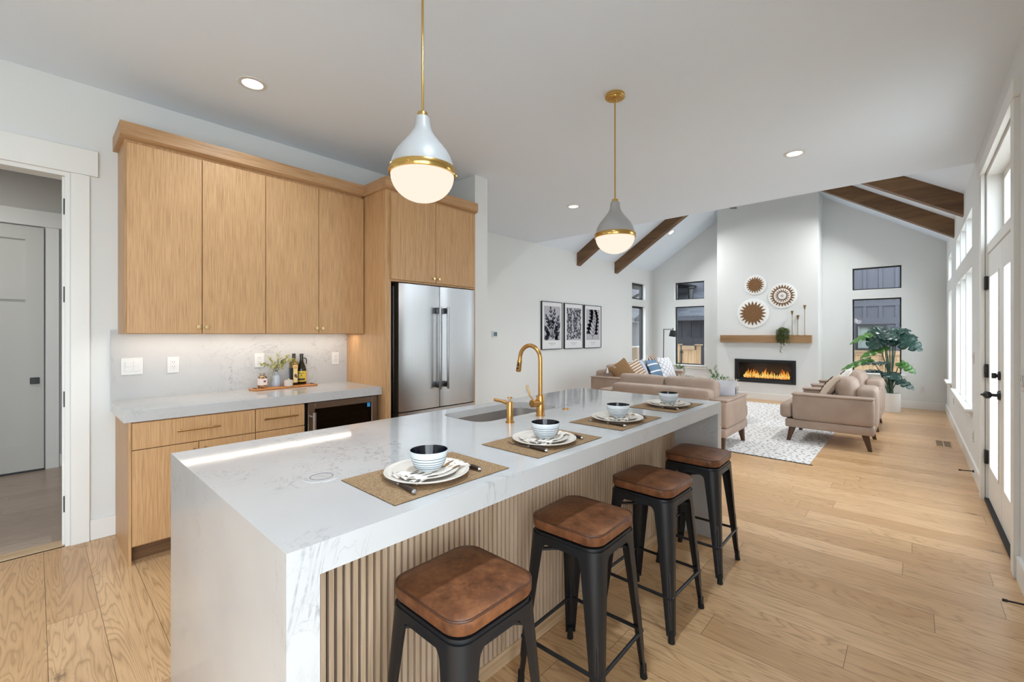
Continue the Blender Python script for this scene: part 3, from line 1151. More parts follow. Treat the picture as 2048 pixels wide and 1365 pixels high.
o = thing('island_cabinet', 'oak slatted island base under the waterfall worktop', 'cabinet', (-1.6, 1.75, 0))
MB().box(-2.02, -1.275, I0 + .07, I1 - .07, .0, .70).build('carcass', M['oak'], o)
m = MB().box(-1.275, -1.262, I0 + .07, I1 - .07, .0, .873)
m.build('backing_panel', M['darkgap'], o)
m = MB()
y = .4255
k = 0
while y < I1 - .075:
    m.box(-1.262, -1.249, y, min(y + .0165, I1 - .0705), .062, .872)
    y += .02505
m.build('slat_panel', M['slat'], o)
MB().box(-1.262, -1.243, I0 + .0705, I1 - .0705, 0, .062, .001, 1).build('base_board', M['slatbase'], o)

# sink
o = thing('sink', 'stainless undermount sink set into the island worktop', 'sink', (-1.81, 1.89, .68))
m = MB()
rs = []
for e, z, r in ((.035, .8735, .10), (.004, .8735, .09), (.004, .86, .09), (0.0, .72, .085), (-.03, .692, .07), (-.14, .687, .03), (-.17, .6862, .003), (-.1745, .6861, .0003)):
    rs.append([Vector((x, y_, z)) for x, y_ in rrect(hx0 - e, hx1 + e, hy0 - e, hy1 + e, r, 8)])
m.rings(rs, True, False)
bmf = MB()
m.build('basin', M['sinksteel'], o)
m = MB().lathe([(.0001, .688), (.030, .688), (.045, .691), (.048, .6885)], (-1.81, 1.89, 0), 28)
m.build('drain', M['chrome'], o)

# faucet
FX, FY = -1.540, 1.915
o = thing('faucet', 'brushed gold gooseneck kitchen faucet with black spray button', 'faucet', (FX, FY, IZ))
MB().lathe([(.001, 0), (.026, 0), (.026, .004), (.0235, .006), (.0235, .112), (.0225, .114), (.001, .114)], (FX, FY, IZ), 28).build('faucet_body', M['gold'], o)
pts = [(FX, FY, IZ + .11), (FX, FY, 1.20)]
rad = .0765
for k in range(0, 17):
    a = math.pi * k / 16 * 1.03
    pts.append((FX - rad + rad * math.cos(a), FY, 1.226 + rad * 1.06 * math.sin(a)))
ex, ez = pts[-1][0], pts[-1][2]
MB().tube(pts, .0118, 16).build('spout', M['gold'], o)
m = MB()
m.tube([(ex, FY, ez + .004), (ex - .003, FY, ez - .006), (ex - .012, FY, ez - .062), (ex - .0125, FY, ez - .066)], [.0125, .0142, .0150, .012], 18)
sp = m.build('spray_head', M['gold'], o)
m = MB()
m.box(-.005, .005, -.002, .004, -.012, .012, .002, 2, TR((ex - .002, FY - .0135, ez - .022), 0, 8, 0))
m.ball((ex - .007, FY - .0135, ez - .045), .008, .004, .0045, 10, 8)
m.build('spray_button', M['rubber'], sp)
m = MB()
m.cyl((FX, FY, .988), (FX - .008, FY - .066, .988), .0205, n=24)
hb = m.build('handle_hub', M['gold'], o)
MB().tube([(FX - .0075, FY - .052, 1.004), (FX - .030, FY - .056, 1.030), (FX - .048, FY - .060, 1.088)], [.0048, .0046, .0042], 10).build('lever', M['gold'], hb)

# soap dispenser
sx, sy = -1.536, 1.659
o = thing('soap_dispenser', 'brushed gold soap dispenser on the island before the faucet', 'soap dispenser', (sx, sy, IZ))
MB().lathe([(.001, 0), (.024, 0), (.024, .005), (.018, .008), (.0175, .106), (.016, .109), (.001, .109)], (sx, sy, IZ), 24).build('dispenser_body', M['gold'], o)
MB().tube([(sx, sy, IZ + .097), (sx - .06, sy, IZ + .106), (sx - .112, sy, IZ + .108)], [.009, .0085, .0075], 12).build('nozzle', M['gold'], o)
m = MB()
m.cyl((sx, sy, IZ + .108), (sx, sy, IZ + .126), .004, n=10)
m.cyl((sx, sy, IZ + .126), (sx, sy, IZ + .132), .0125, n=20)
m.build('plunger', M['gold'], o)
m = MB().lathe([(.001, .007), (.012, .007), (.013, .004), (.021, .004), (.0225, 0)], (-1.561, 2.188, IZ), 28)
tag(m.build('air_switch', M['gold']), 'flat brushed gold disposal button on the island beyond the faucet', 'button')
o = thing('popup_outlet', 'flush round white pop-up outlet in the island worktop', 'outlet', (-1.396, .62, IZ))
MB().lathe([(.001, .0012), (.046, .0012), (.0465, .0006), (.0485, .0006), (.049, .0016), (.056, .0016), (.0575, 0)], (-1.396, .62, IZ), 40).build('cap_ring', M['quartz'], o)
MB().lathe([(.033, .0013), (.0335, .0018), (.0345, .0018), (.035, .0013)], (-1.396, .62, IZ), 40).build('cap_line', M['slot'], o)

# ------------------------------------------------------------------ counter stools
def leather_mat():
    m, nt, b = newmat('brown_leather')
    co = objco(nt)
    n1 = noise(nt, co, 9, 4, .6, .3)
    n2 = noise(nt, co, 45, 4, .65, .4)
    f = math_(nt, 'ADD', math_(nt, 'MULTIPLY', n1, .65), math_(nt, 'MULTIPLY', n2, .35))
    c = ramp(nt, f, [(.30, lin((66, 38, 23))), (.5, lin((116, 72, 45))), (.72, lin((160, 106, 68)))])
    nt.links.new(c, b.inputs['Base Color'])
    b.inputs['Roughness'].default_value = .40
    b.inputs['Specular IOR Level'].default_value = .45
    bump(nt, b, noise(nt, co, 260, 3), .18, .001)
    return m


M['leather'] = leather_mat()
M['leatherdark'] = plain('dark_leather_piping', (82, 52, 36), .4)


def make_stool(label):
    t = thing('counter_stool', label, 'stool', (0, 0, 0), 'counter stools at the island')
    # seat pad
    m = MB()
    rs = []
    for e, z, r in ((.142, .6185, .045), (.152, .622, .055), (.1565, .632, .057), (.1565, .655, .057), (.1525, .6605, .055), (.144, .6625, .051), (.09, .6665, .04), (.02, .668, .012)):
        rs.append([Vector((x, y_, z)) for x, y_ in rrect(-e, e, -e, e, r, 6)])
    m.rings(rs, True, True)
    pad = m.build('seat', M['leather'], t, False)
    m = MB()
    ring = rrect(-.1542, .1542, -.1542, .1542, .056, 6)
    m.tube([(x, y_, .6595) for x, y_ in ring] + [(ring[0][0], ring[0][1], .6595)], .0034, 6, False)
    m.build('piping', M['leatherdark'], pad, False)
    # pan
    m = MB()
    rs = []
    for e, z, r in ((.1, .612, .03), (.1495, .612, .052), (.1505, .605, .053), (.150, .59, .052), (.154, .572, .052), (.1505, .572, .05), (.1465, .59, .05), (.1, .604, .03)):
        rs.append([Vector((x, y_, z)) for x, y_ in rrect(-e, e, -e, e, r, 6)])
    m.rings(rs, True, True)
    m.lathe([(.001, .619), (.13, .619), (.13, .611), (.001, .611)], n=24)
    m.build('seat_pan', M['black'], t, False)
    # legs: pressed sheet with a rounded outer corner
    def corner(z):
        k = (.590 - z) / .57
        return .154 + .031 * k + .012 * max(0, k - .75) ** 1.0 * 2 * max(0, k - .75)
    for sx_, sy_ in ((1, 1), (-1, 1), (-1, -1), (1, -1)):
        m = MB()
        rs = []
        zs = [.602, .59, .582, .575, .568, .56, .552, .545, .53, .51, .47, .40, .30, .20, .12, .07, .045, .03]
        for z in zs:
            k = (.590 - z) / .57
            c = corner(z)
            arm = .078 - .048 * min(1, max(0, k)) ** .8
            if z > .545:
                arm += .078 * ((z - .545) / .057) ** 2.6
            r = min(.045 - .026 * max(0, k), arm * .9)
            pts = []
            pts.append((c - arm, c))
            pts.append((c - (arm + r) / 2, c))
            for q in range(7):
                a = R(90 - 15 * q)
                pts.append((c - r + r * math.cos(a), c - r + r * math.sin(a)))
            pts.append((c, c - (arm + r) / 2))
            pts.append((c, c - arm))
            th_ = .0035
            inn = [(x - th_, y_ - th_) for x, y_ in reversed(pts)]
            inn[0] = (c - th_, c - arm)
            inn[-1] = (c - arm, c - th_)
            rs.append([Vector((x * sx_, y_ * sy_, z)) for x, y_ in pts + inn])
        m.rings(rs, True, True)
        # pressed rib
        for w_, off in ((.0075, .0),):
            p = []
            for i in range(9):
                z = .305 - .215 * i / 8
                c = corner(z) - .0135 + .004 * (.59 - z) / .57
                p.append((c * sx_, c * sy_, z))
            m.tube(p, [.003] + [.0085] * 7 + [.003], 8)
        lg = m.build('leg', M['black'], t, False)
        m = MB()
        c = corner(.03) - .013
        m.tube([(c * sx_, c * sy_, .055), (c * sx_, c * sy_, .02), ((c + .002) * sx_, (c + .002) * sy_, .0)], [.0125, .0135, .0145], 14)
        m.build('foot', M['rubber'], lg, False)
    # rungs, and the cross brace below the seat
    zb = .19
    c = corner(zb) - .006
    for a, b in (((c, c), (-c, c)), ((-c, c), (-c, -c)), ((-c, -c), (c, -c)), ((c, -c), (c, c))):
        MB().tube([(*a, zb), (*b, zb)], .0075, 10).build('rung', M['black'], t, False)
    m = MB()
    c = corner(.53) - .02
    m.box(-c * 1.38, c * 1.38, -.008, .008, .525, .533, 0, 1, TR((0, 0, 0), rz=45))
    m.box(-c * 1.38, c * 1.38, -.008, .008, .5335, .5415, 0, 1, TR((0, 0, 0), rz=-45))
    m.build('cross_brace', M['black'], t, False)
    return t


SX = -.962
STOOLS = [(.843, 'brown leather stool pulled up beside the near waterfall end with the pop-up outlet'),
          (1.463, 'second brown leather stool counted from the pop-up outlet end'),
          (2.085, 'third brown leather stool counted from the pop-up outlet end'),
          (2.712, 'brown leather stool at the island end by the beige sofas')]
s0 = make_stool(STOOLS[0][1])
s0.location = (SX, STOOLS[0][0], 0)
for k, (y, lab) in enumerate(STOOLS[1:]):
    dup(s0, (SX + .002 * k, y, 0), R((1.5, -1.0, 1.0)[k]), lab)

# ------------------------------------------------------------------ place settings
def weave_mat():
    m, nt, b = newmat('woven_placemat')
    co = objco(nt)
    w1 = N(nt, 'ShaderNodeTexWave', wave_type='BANDS', bands_direction='X')
    w2 = N(nt, 'ShaderNodeTexWave', wave_type='BANDS', bands_direction='Y')
    for w_ in (w1, w2):
        w_.inputs['Scale'].default_value = 75
        w_.inputs['Distortion'].default_value = 2.5
        w_.inputs['Detail'].default_value = 2
        w_.inputs['Detail Scale'].default_value = 3
        nt.links.new(co, w_.inputs['Vector'])
    f = math_(nt, 'MULTIPLY', w1.outputs['Fac'], w2.outputs['Fac'])
    n = noise(nt, co, 160, 3, .7)
    f = math_(nt, 'ADD', math_(nt, 'MULTIPLY', f, .5), math_(nt, 'MULTIPLY', n, .5))
    nt.links.new(ramp(nt, f, [(.2, lin((84, 62, 38))), (.36, lin((150, 118, 82))), (.55, lin((200, 168, 128)))]), b.inputs['Base Color'])
    b.inputs['Roughness'].default_value = .8
    bump(nt, b, f, .5, .002)
    return m


M['weave'] = weave_mat()
M['ceramic'] = plain('cream_ceramic', (222, 214, 204), .25)
M['ceramicw'] = plain('white_ceramic', (214, 220, 224), .25)
M['bowlin'] = plain('dark_glaze', (14, 18, 26), .12)
M['line'] = plain('grey_ring', (44, 50, 58), .4)
M['horn'] = wood('dark_horn', [(.3, lin((28, 20, 16))), (.7, lin((78, 58, 44)))], 'X', 30, .3)
M['tine'] = plain('cutlery_steel', (200, 200, 204), .15, 1)


def napkin_mat():
    m, nt, b = newmat('leaf_print_napkin')
    co = objco(nt)
    v = N(nt, 'ShaderNodeTexVoronoi', feature='F1')
    v.inputs['Scale'].default_value = 48
    mp = N(nt, 'ShaderNodeMapping')
    mp.inputs['Scale'].default_value = (1.15, .34, 1)
    mp.inputs['Rotation'].default_value = (0, 0, R(35))
    nt.links.new(co, mp.inputs[0])
    nt.links.new(mp.outputs[0], v.inputs['Vector'])
    msk = ramp(nt, noise(nt, co, 11, 2), [(.36, (0, 0, 0, 1)), (.42, (1, 1, 1, 1))])
    leaf = ramp(nt, v.outputs['Distance'], [(.34, (1, 1, 1, 1)), (.42, (0, 0, 0, 1))])
    tint = ramp(nt, noise(nt, co, 5, 1), [(.4, lin((146, 110, 66))), (.6, lin((104, 98, 90)))])
    col = mix(nt, math_(nt, 'MULTIPLY', leaf, msk), lin((236, 228, 218)), tint)
    nt.links.new(col, b.inputs['Base Color'])
    b.inputs['Roughness'].default_value = .85
    return m


M['napkin'] = napkin_mat()
PG = 'island place settings'


def make_mat(label):
    m = MB()
    m.sheet(lambda u, v: ((u - .5) * .302, (v - .5) * .447, .0022), 4, 6)
    m.sheet(lambda u, v: ((u - .5) * .302, (v - .5) * .447, .0004), 4, 6)
    o_ = m.build('placemat', M['weave'], None)
    return tag(o_, label, 'placemat', 'woven placemats')


def make_plate(label):
    t = thing('dinner_plate', label, 'plate', (0, 0, 0), 'dinner plates')
    MB().lathe([(.001, 0), (.080, 0), (.085, .003), (.125, .014), (.1345, .019), (.1355, .021), (.134, .0225), (.124, .0185), (.088, .0085), (.082, .0070), (.001, .0070)], n=48).build('plate_body', M['ceramic'], t, False)
    m = MB()
    for k in range(96):
        a = 2 * math.pi * k / 96
        c, s = math.cos(a), math.sin(a)
        m.tube([(.094 * c, .094 * s, .0102), (.122 * c, .122 * s, .0180)], [.0012, .0014], 4)
    m.build('rim_ribs', M['ceramic'], t, False)
    return t


def make_salad(label):
    m = MB()
    m.lathe([(.001, 0), (.055, 0), (.060, .003), (.098, .012), (.1035, .0155), (.104, .0170), (.102, .0175), (.06, .0075), (.055, .0060), (.001, .0060)], n=44)
    return tag(m.build('salad_plate', M['ceramic'], None), label, 'plate', 'salad plates')


def make_bowl(label):
    t = thing('bowl', label, 'bowl', (0, 0, 0), 'striped bowls')
    MB().lathe([(.001, .0), (.034, .0), (.037, .003), (.046, .012), (.054, .030), (.059, .052), (.0605, .0625), (.0598, .0640)], n=40).build('bowl_body', M['ceramicw'], t, False)
    MB().lathe([(.0598, .0640), (.0588, .0635), (.0570, .055), (.051, .028), (.042, .012), (.03, .006), (.001, .005)], n=40).build('glazed_inside', M['bowlin'], t, False)
    m = MB()
    for z in (.0435, .0345, .0265, .0190, .0125):
        r = .037 + (.0605 - .037) * 0
        prof = [(.037, .003), (.046, .012), (.054, .030), (.059, .052), (.0605, .0625)]
        for (r0, z0), (r1, z1) in zip(prof, prof[1:]):
            if z0 <= z <= z1:
                r = r0 + (r1 - r0) * (z - z0) / (z1 - z0)
        m.lathe([(r - .0014, z - .0009), (r + .0003, z - .0008), (r + .0005, z + .0008), (r - .0010, z + .0009)], n=40)
    m.build('painted_rings', M['line'], t, False)
    return t


def make_knife(label):
    t = thing('table_knife', label, 'knife', (0, 0, 0), 'table knives')
    m = MB()
    m.tube([(.0, 0, .008), (-.03, .001, .0095), (-.065, .0, .0085), (-.088, -.001, .0075)], [.0065, .0078, .0065, .0055], 10)
    h = m.build('handle', M['horn'], t, False)
    m = MB()
    m.tube([(.006, 0, .0082), (.0, 0, .008), (-.003, 0, .0082)], [.0035, .0082, .0072], 12)
    m.tube([(-.086, -.001, .0075), (-.098, -.001, .0068)], [.0063, .0050], 10)
    m.build('silver_cap', M['tine'], h, False)
    m = MB()
    m.prism([(-.096, -.006), (-.14, -.009), (-.19, -.009), (-.222, -.002), (-.21, .004), (-.15, .006), (-.096, .005)], 'Z', .0040, .0056)
    m.build('blade', M['tine'], t, False)
    return t


def make_fork(label):
    t = thing('table_fork', label, 'fork', (0, 0, 0), 'table forks')
    m = MB()
    m.tube([(.0, 0, .008), (-.03, .001, .0105), (-.065, .0, .0085), (-.088, -.001, .0075)], [.0065, .0078, .0065, .0050], 10)
    h = m.build('handle', M['horn'], t, False)
    m = MB()
    m.tube([(.006, 0, .0082), (.0, 0, .008), (-.003, 0, .0082)], [.0035, .0082, .0072], 12)
    m.build('silver_cap', M['tine'], h, False)
    m = MB()
    m.tube([(-.086, 0, .0075), (-.12, 0, .0055), (-.15, 0, .0045)], [.0038, .003, .003], 8)
    m.prism([(-.148, -.004), (-.160, -.011), (-.175, -.0115), (-.175, .0115), (-.160, .011), (-.148, .004)], 'Z', .0040, .0056)
    for k in range(4):
        y_ = -.0098 + .0065 * k
        m.tube([(-.174, y_, .0048), (-.215, y_, .0075)], [.0016, .0011], 6)
    m.build('tines', M['tine'], t, False)
    return t


def make_napkin(label):
    t = thing('napkin', label, 'napkin', (0, 0, 0), 'printed napkins')
    def fold(dz, sx, sy, ox, oy, ph, k):
        def f(u, v):
            x = (u - .5) * sx + ox
            y_ = (v - .5) * sy + oy
            r = math.hypot(x, y_)
            z = .0075 + dz + .0065 * min(1, max(0, (r - .05) / .05)) + .0045 * math.sin(16 * u + ph) * max(0, abs(v - .5) * 2 - .35) + .003 * math.sin(9 * v + ph)* max(0, abs(u - .5) * 2 - .5)
            if r > .098:
                z -= (r - .098) * k
            return (x, y_, z)
        m = MB()
        m.sheet(f, 22, 22)
        m.sheet(lambda u, v: tuple(a - b for a, b in zip(f(u, v), (0, 0, .0016))), 22, 22)
        return m
    fold(.0, .118, .235, .012, .006, .3, .12).build('lower_fold', M['napkin'], t, False)
    fold(.0045, .092, .222, .024, .010, 1.4, .10).build('upper_fold', M['napkin'], t, False)
    t.rotation_euler = (0, 0, R(6))
    return t


PS = [(.868, 'at the place setting next to the pop-up outlet'), (1.470, 'at the second place setting from the pop-up outlet'),
      (2.095, 'at the third place setting from the pop-up outlet'), (2.737, 'at the place setting by the beige sofas')]
src = {}
for k, (y, where) in enumerate(PS):
    dx, dy = ((0, 0), (.003, .0), (-.002, .003), (.002, -.002))[k]
    items = [('mat', make_mat, 'woven straw placemat ' + where, (-1.164, y, IZ), 0),
             ('plate', make_plate, 'large cream dinner plate ' + where, (-1.152 + dx, y - .016 + dy, IZ + .0024), 0),
             ('salad', make_salad, 'smaller cream plate on the dinner plate ' + where, (-1.155 + dx, y - .018 + dy, IZ + .0095), 0),
             ('napkin', make_napkin, 'leaf printed folded napkin under the bowl ' + where, (-1.150 + dx, y - .012 + dy, IZ + .0098), 6 + 5 * k),
             ('bowl', make_bowl, 'white ringed bowl with dark inside ' + where, (-1.150 + dx, y - .010 + dy, IZ + .0218), 20 * k),
             ('knife', make_knife, 'horn handled knife ' + where, (-1.040 + dx, y - .143, IZ + .0016), -7 if k == 0 else -4),
             ('fork', make_fork, 'horn handled fork ' + where, (-1.058 + dx, y + .128, IZ + .0016), 7 if k == 0 else 4)]
    for key, fn, lab, loc, rz in items:
        if k == 0:
            src[key] = fn(lab)
            src[key].location = loc
            src[key].rotation_euler = (0, 0, R(rz))
        else:
            dup(src[key], loc, R(rz), lab)

# ------------------------------------------------------------------ pendants
def make_pendant(label):
    """origin at the ceiling"""
    t = thing('pendant_light', label, 'light', (0, 0, 0), 'pendant lights over the island')
    Z = -CZ
    m = MB().lathe([(.001, 0), (.066, 0), (.067, -.006), (.067, -.020), (.064, -.023), (.052, -.024), (.050, -.028), (.014, -.030), (.012, -.040), (.006, -.044), (.001, -.044)], n=36)
    m.build('canopy', M['brass'], t, False)
    m = MB().cyl((0, 0, -.03), (0, 0, Z + 2.305), .0052, n=12)
    m.build('rod', M['brass'], t, False)
    m = MB().lathe([(.001, 2.303 + Z), (.020, 2.303 + Z), (.0215, 2.300 + Z), (.0215, 2.284 + Z), (.001, 2.284 + Z)], n=24)
    m.build('collar', M['brass'], t, False)
    prof = [(.001, 2.286), (.024, 2.286), (.0295, 2.282), (.0315, 2.270), (.034, 2.245), (.040, 2.225), (.052, 2.205), (.070, 2.182), (.088, 2.160), (.105, 2.138), (.118, 2.115), (.127, 2.090), (.132, 2.065), (.1325, 2.05)]
    m = MB().lathe([(r, z + Z) for r, z in prof], n=48)
    m.build('shade', M['lampwhite'], t, False)
    m = MB().lathe([(.130, 2.066 + Z), (.1385, 2.066 + Z), (.1400, 2.064 + Z), (.1400, 2.038 + Z), (.1385, 2.036 + Z), (.130, 2.036 + Z), (.130, 2.066 + Z)], n=48)
    bnd = m.build('band', M['brass'], t, False)
    m = MB()
    for k in range(3):
        a = R(-60 + 120 * k)
        m.cyl((.139 * math.cos(a), .139 * math.sin(a), 2.051 + Z), (.147 * math.cos(a), .147 * math.sin(a), 2.051 + Z), .0042, n=10)
    m.build('thumb_screw', M['brass'], bnd, False)
    prof = [(.130, 2.045)]
    for k in range(0, 13):
        a = math.pi / 2 * k / 12
        prof.append((max(.131 * math.cos(a), .0005), 2.038 - .110 * math.sin(a)))
    m = MB().lathe([(r, z + Z) for r, z in prof], n=48)
    m.build('globe', M['globe'], t, False)
    return t


p = make_pendant('white and brass pendant with rod cut off by the picture top')
p.location = (-1.520, 1.101, CZ)
dup(p, (-1.516, 2.705, CZ), 0, 'white and brass pendant with its whole ceiling canopy visible')
for x, y in ((-1.52, 1.101), (-1.516, 2.705)):
    light('pendant_lamp', 'POINT', (x, y, 1.86), power=5, color=(1, .96, .90), size=.09)

# ------------------------------------------------------------------ tray with bottles on the back worktop
WZ = .919
tr = thing('serving_board', 'long orange brown wooden serving board on the back worktop', 'board', (-3.925, 1.43, WZ))
m = MB()
bm = bmesh.new()
o_pts = rrect(-.068, .068, -.262, .262, .022, 5)
rs = []
for e, z in ((-.004, 0), (0, .003), (0, .011), (-.003, .0135)):
    rs.append([Vector((x * (1 + e / .068), y_ * (1 + e / .262), z)) for x, y_ in o_pts])
m.rings(rs)
TT = TR((-3.925, 1.43, WZ), 0, 0, 4)
m2 = MB()
m2._merge(m.bm, TT)
M['board'] = wood('board_wood', [(.3, lin((150, 90, 42))), (.5, lin((196, 132, 72))), (.7, lin((214, 154, 94)))], 'Y', 40, .4)
m2.build('board', M['board'], tr)
m = MB()
for sgn in (-1, 1):
    m.tube([TT @ Vector((-.025, sgn * .235, .0135)), TT @ Vector((.025, sgn * .235, .0135))], .006, 8)
m.build('hand_slot', M['slot'], tr)
BZ = WZ + .0137


def T_at(x, y, rz=0, z=None):
    return TR((x, y, BZ if z is None else z), 0, 0, rz)


# spice jar
jar = thing('spice_jar', 'square glass jar of brown grains with white label', 'jar', (-3.912, 1.253, BZ))
grain = MATS.get('grain')
gm, nt, b_ = newmat('brown_grains')
gv = N(nt, 'ShaderNodeTexVoronoi')
gv.inputs['Scale'].default_value = 130
nt.links.new(objco(nt), gv.inputs['Vector'])
sepc = N(nt, 'ShaderNodeSeparateColor')
nt.links.new(gv.outputs['Color'], sepc.inputs[0])
nt.links.new(ramp(nt, sepc.outputs[0], [(.2, lin((74, 50, 34))), (.55, lin((150, 112, 76))), (.9, lin((204, 176, 136)))]), b_.inputs['Base Color'])
b_.inputs['Roughness'].default_value = .25
M['grain'] = gm
M['label'] = plain('cream_label', (236, 222, 214), .6)
M['ink'] = plain('label_ink', (64, 52, 44), .6)
m = MB()
rs = []
for e, z, r in ((.024, 0, .005), (.0265, .004, .006), (.0265, .082, .006), (.024, .092, .007), (.018, .102, .012), (.016, .106, .013)):
    rs.append([Vector((x, y_, z)) for x, y_ in rrect(-e, e, -e, e, r, 4)])
m.rings(rs, T=T_at(-3.912, 1.253, 8))
jb = m.build('jar_body', M['grain'], jar)
m = MB()
rs = [[Vector((x, y_, z)) for x, y_ in rrect(-.0272, .0272, -.0272, .0272, .006, 4)] for z in (.026, .079)]
m.rings(rs, cap=False, T=T_at(-3.912, 1.253, 8))
lb = m.build('paper_label', M['label'], jb)
m = MB()
m.ball((.0275, .006, .056), .0006, .011, .008, 12, 8, T=T_at(-3.912, 1.253, 8))
m.build('printed_emblem', plain('emblem_brown', (120, 74, 52), .6), lb)
m = MB().lathe([(.001, .120), (.0185, .120), (.0195, .118), (.0195, .1065), (.001, .1065)], (-3.912, 1.253, BZ), 24)
m.build('lid', plain('jar_lid', (150, 134, 120), .35, .6), jar)

# vase with leafy twigs
vs = thing('vase', 'pale blue grey glass vase with yellow green leafy twigs', 'vase', (-3.955, 1.372, BZ))
m = MB().lathe([(.001, 0), (.030, 0), (.0345, .006), (.0345, .02), (.031, .085), (.029, .094), (.017, .102), (.0135, .106), (.0145, .124), (.0155, .126), (.013, .126), (.0115, .108)], (-3.955, 1.372, BZ), 32)
m.build('vase_body', plain('blue_grey_glass', (176, 186, 198), .15), vs)


def leaf_quad(mb, p, d, up, L, W, bend=.2):
    """one small pointed leaf from p along d"""
    d = Vector(d).normalized()
    s = d.cross(Vector(up))
    s = s.normalized() if s.length > 1e-5 else d.orthogonal().normalized()
    n = s.cross(d)
    p = Vector(p)
    bm = mb.bm
    def pt(t, w):
        return p + d * (L * t) + s * (W * w) + n * (-bend * L * t * t + abs(w) * W * .25)
    rows = []
    for t, w in ((0, .0), (.25, .38), (.55, .5), (.82, .28), (1, 0)):
        rows.append([bm.verts.new(pt(t, -w)), bm.verts.new(pt(t, 0)), bm.verts.new(pt(t, w))] if w else [bm.verts.new(pt(t, 0))])
    for a, b in zip(rows, rows[1:]):
        if len(a) == 1:
            bm.faces.new((a[0], b[1], b[0]))
            bm.faces.new((a[0], b[2], b[1]))
        elif len(b) == 1:
            bm.faces.new((a[0], a[1], b[0]))
            bm.faces.new((a[1], a[2], b[0]))
        else:
            bm.faces.new((a[0], a[1], b[1], b[0]))
            bm.faces.new((a[1], a[2], b[2], b[1]))


def twigs(parent, base, specs, leafm, stemm, L, W, step, seed=1, names=('foliage', 'stems')):
    rnd = random.Random(seed)
    fol, stm = MB(), MB()
    for (ex_, ey, ez_), droop in specs:
        b0 = Vector(base)
        e0 = Vector((ex_, ey, ez_))
        pts = []
        n = 8
        for i in range(n + 1):
            t = i / n
            q = b0.lerp(e0, t)
            q.z += math.sin(t * math.pi) * droop
            pts.append(q)
        stm.tube(pts, [.0016 - .0010 * i / n for i in range(n + 1)], 5)
        tot = (e0 - b0).length
        k = max(3, int(tot / step))
        for i in range(k + 1):
            t = .30 + .7 * i / k
            f = t * n
            j = min(int(f), n - 1)
            q = pts[j].lerp(pts[j + 1], f - j)
            tan = (pts[j + 1] - pts[j]).normalized()
            side = tan.cross(Vector((rnd.uniform(-1, 1), rnd.uniform(-1, 1), rnd.uniform(-.3, 1)))).normalized()
            for sg in ((1, -1) if i < k else (0,)):
                d = tan * .75 + side * sg * .85 + Vector((0, 0, rnd.uniform(-.25, .25)))
                leaf_quad(fol, q, d, (rnd.uniform(-.3, .3), rnd.uniform(-.3, .3), 1), L * rnd.uniform(.75, 1.15), W * rnd.uniform(.8, 1.1), rnd.uniform(0, .3))
    fol.build(names[0], leafm, parent, sharp=80)
    stm.build(names[1], stemm, parent)


def leafmat(name, c0, c1, rough=.45):
    m, nt, b = newmat(name)
    n = noise(nt, objco(nt), 30, 2)
    nt.links.new(ramp(nt, n, [(.35, lin(c0)), (.65, lin(c1))]), b.inputs['Base Color'])
    b.inputs['Roughness'].default_value = rough
    return m


M['yleaf'] = leafmat('yellow_green_leaf', (112, 116, 44), (186, 182, 92))
M['gleaf'] = leafmat('green_leaf', (58, 92, 56), (118, 148, 100))
M['stem'] = plain('brown_stem', (92, 84, 50), .6)
bx_, by_, bz_ = -3.955, 1.372, BZ + .118
twigs(vs, (bx_, by_, bz_), [((bx_ + .02, by_ - .125, bz_ + .075), .02), ((bx_, by_ - .05, bz_ + .12), .01), ((bx_ + .02, by_ + .02, bz_ + .155), 0), ((bx_ + .01, by_ + .09, bz_ + .13), .01),
                            ((bx_ + .02, by_ + .13, bz_ + .10), .02), ((bx_ + .045, by_ - .045, bz_ - .035), .05), ((bx_ + .03, by_ - .02, bz_ + .06), .02), ((bx_ + .05, by_ + .04, bz_ + .05), .02)],
      M['yleaf'], M['stem'], .034, .016, .022, 4)

# sugar pot
sg = thing('salt_cellar', 'small beige stoneware pot with lid before the oil bottle', 'pot', (-3.888, 1.447, BZ))
m = MB().lathe([(.001, 0), (.028, 0), (.0325, .005), (.0335, .030), (.0325, .048), (.001, .048)], (-3.888, 1.447, BZ), 32)
m.build('pot_body', plain('beige_stoneware', (206, 194, 184), .6), sg)
m = MB().lathe([(.001, .064), (.0095, .064), (.0105, .062), (.0085, .054), (.030, .0525), (.0315, .0485), (.001, .0485)], (-3.888, 1.447, BZ), 28)
m.build('lid', plain('stoneware_lid', (198, 188, 178), .6), sg)

# oil bottles
M['oilglass'] = plain('olive_oil_glass', (122, 96, 14), .08)
M['darkglass'] = plain('dark_green_glass', (22, 22, 10), .06)
M['cap'] = plain('bottle_cap', (44, 38, 34), .4)
M['ylabel'] = plain('yellow_label', (222, 190, 70), .55)
M['oillabel'] = plain('pale_oil_label', (226, 206, 150), .55)
bt = thing('oil_bottle', 'square dark olive oil bottle with pale label', 'bottle', (-3.962, 1.518, BZ))
TT = T_at(-3.962, 1.518, 6)
m = MB()
rs = []
for e, z, r in ((.026, 0, .006), (.028, .004, .007), (.028, .150, .007)):
    rs.append([Vector((x, y_, z)) for x, y_ in rrect(-e, e, -e, e, r, 4)])
m.rings(rs, T=TT)
bb = m.build('bottle_body', M['darkglass'], bt)
m = MB()
rs = []
for e, z, r in ((.028, .150, .007), (.028, .192, .007), (.026, .199, .008), (.0145, .206, .010), (.0125, .212, .0120), (.0125, .232, .0120)):
    rs.append([Vector((x, y_, z)) for x, y_ in rrect(-e, e, -e, e, r, 4)])
m.rings(rs, T=TT)
m.build('oil_shoulder', M['oilglass'], bt)
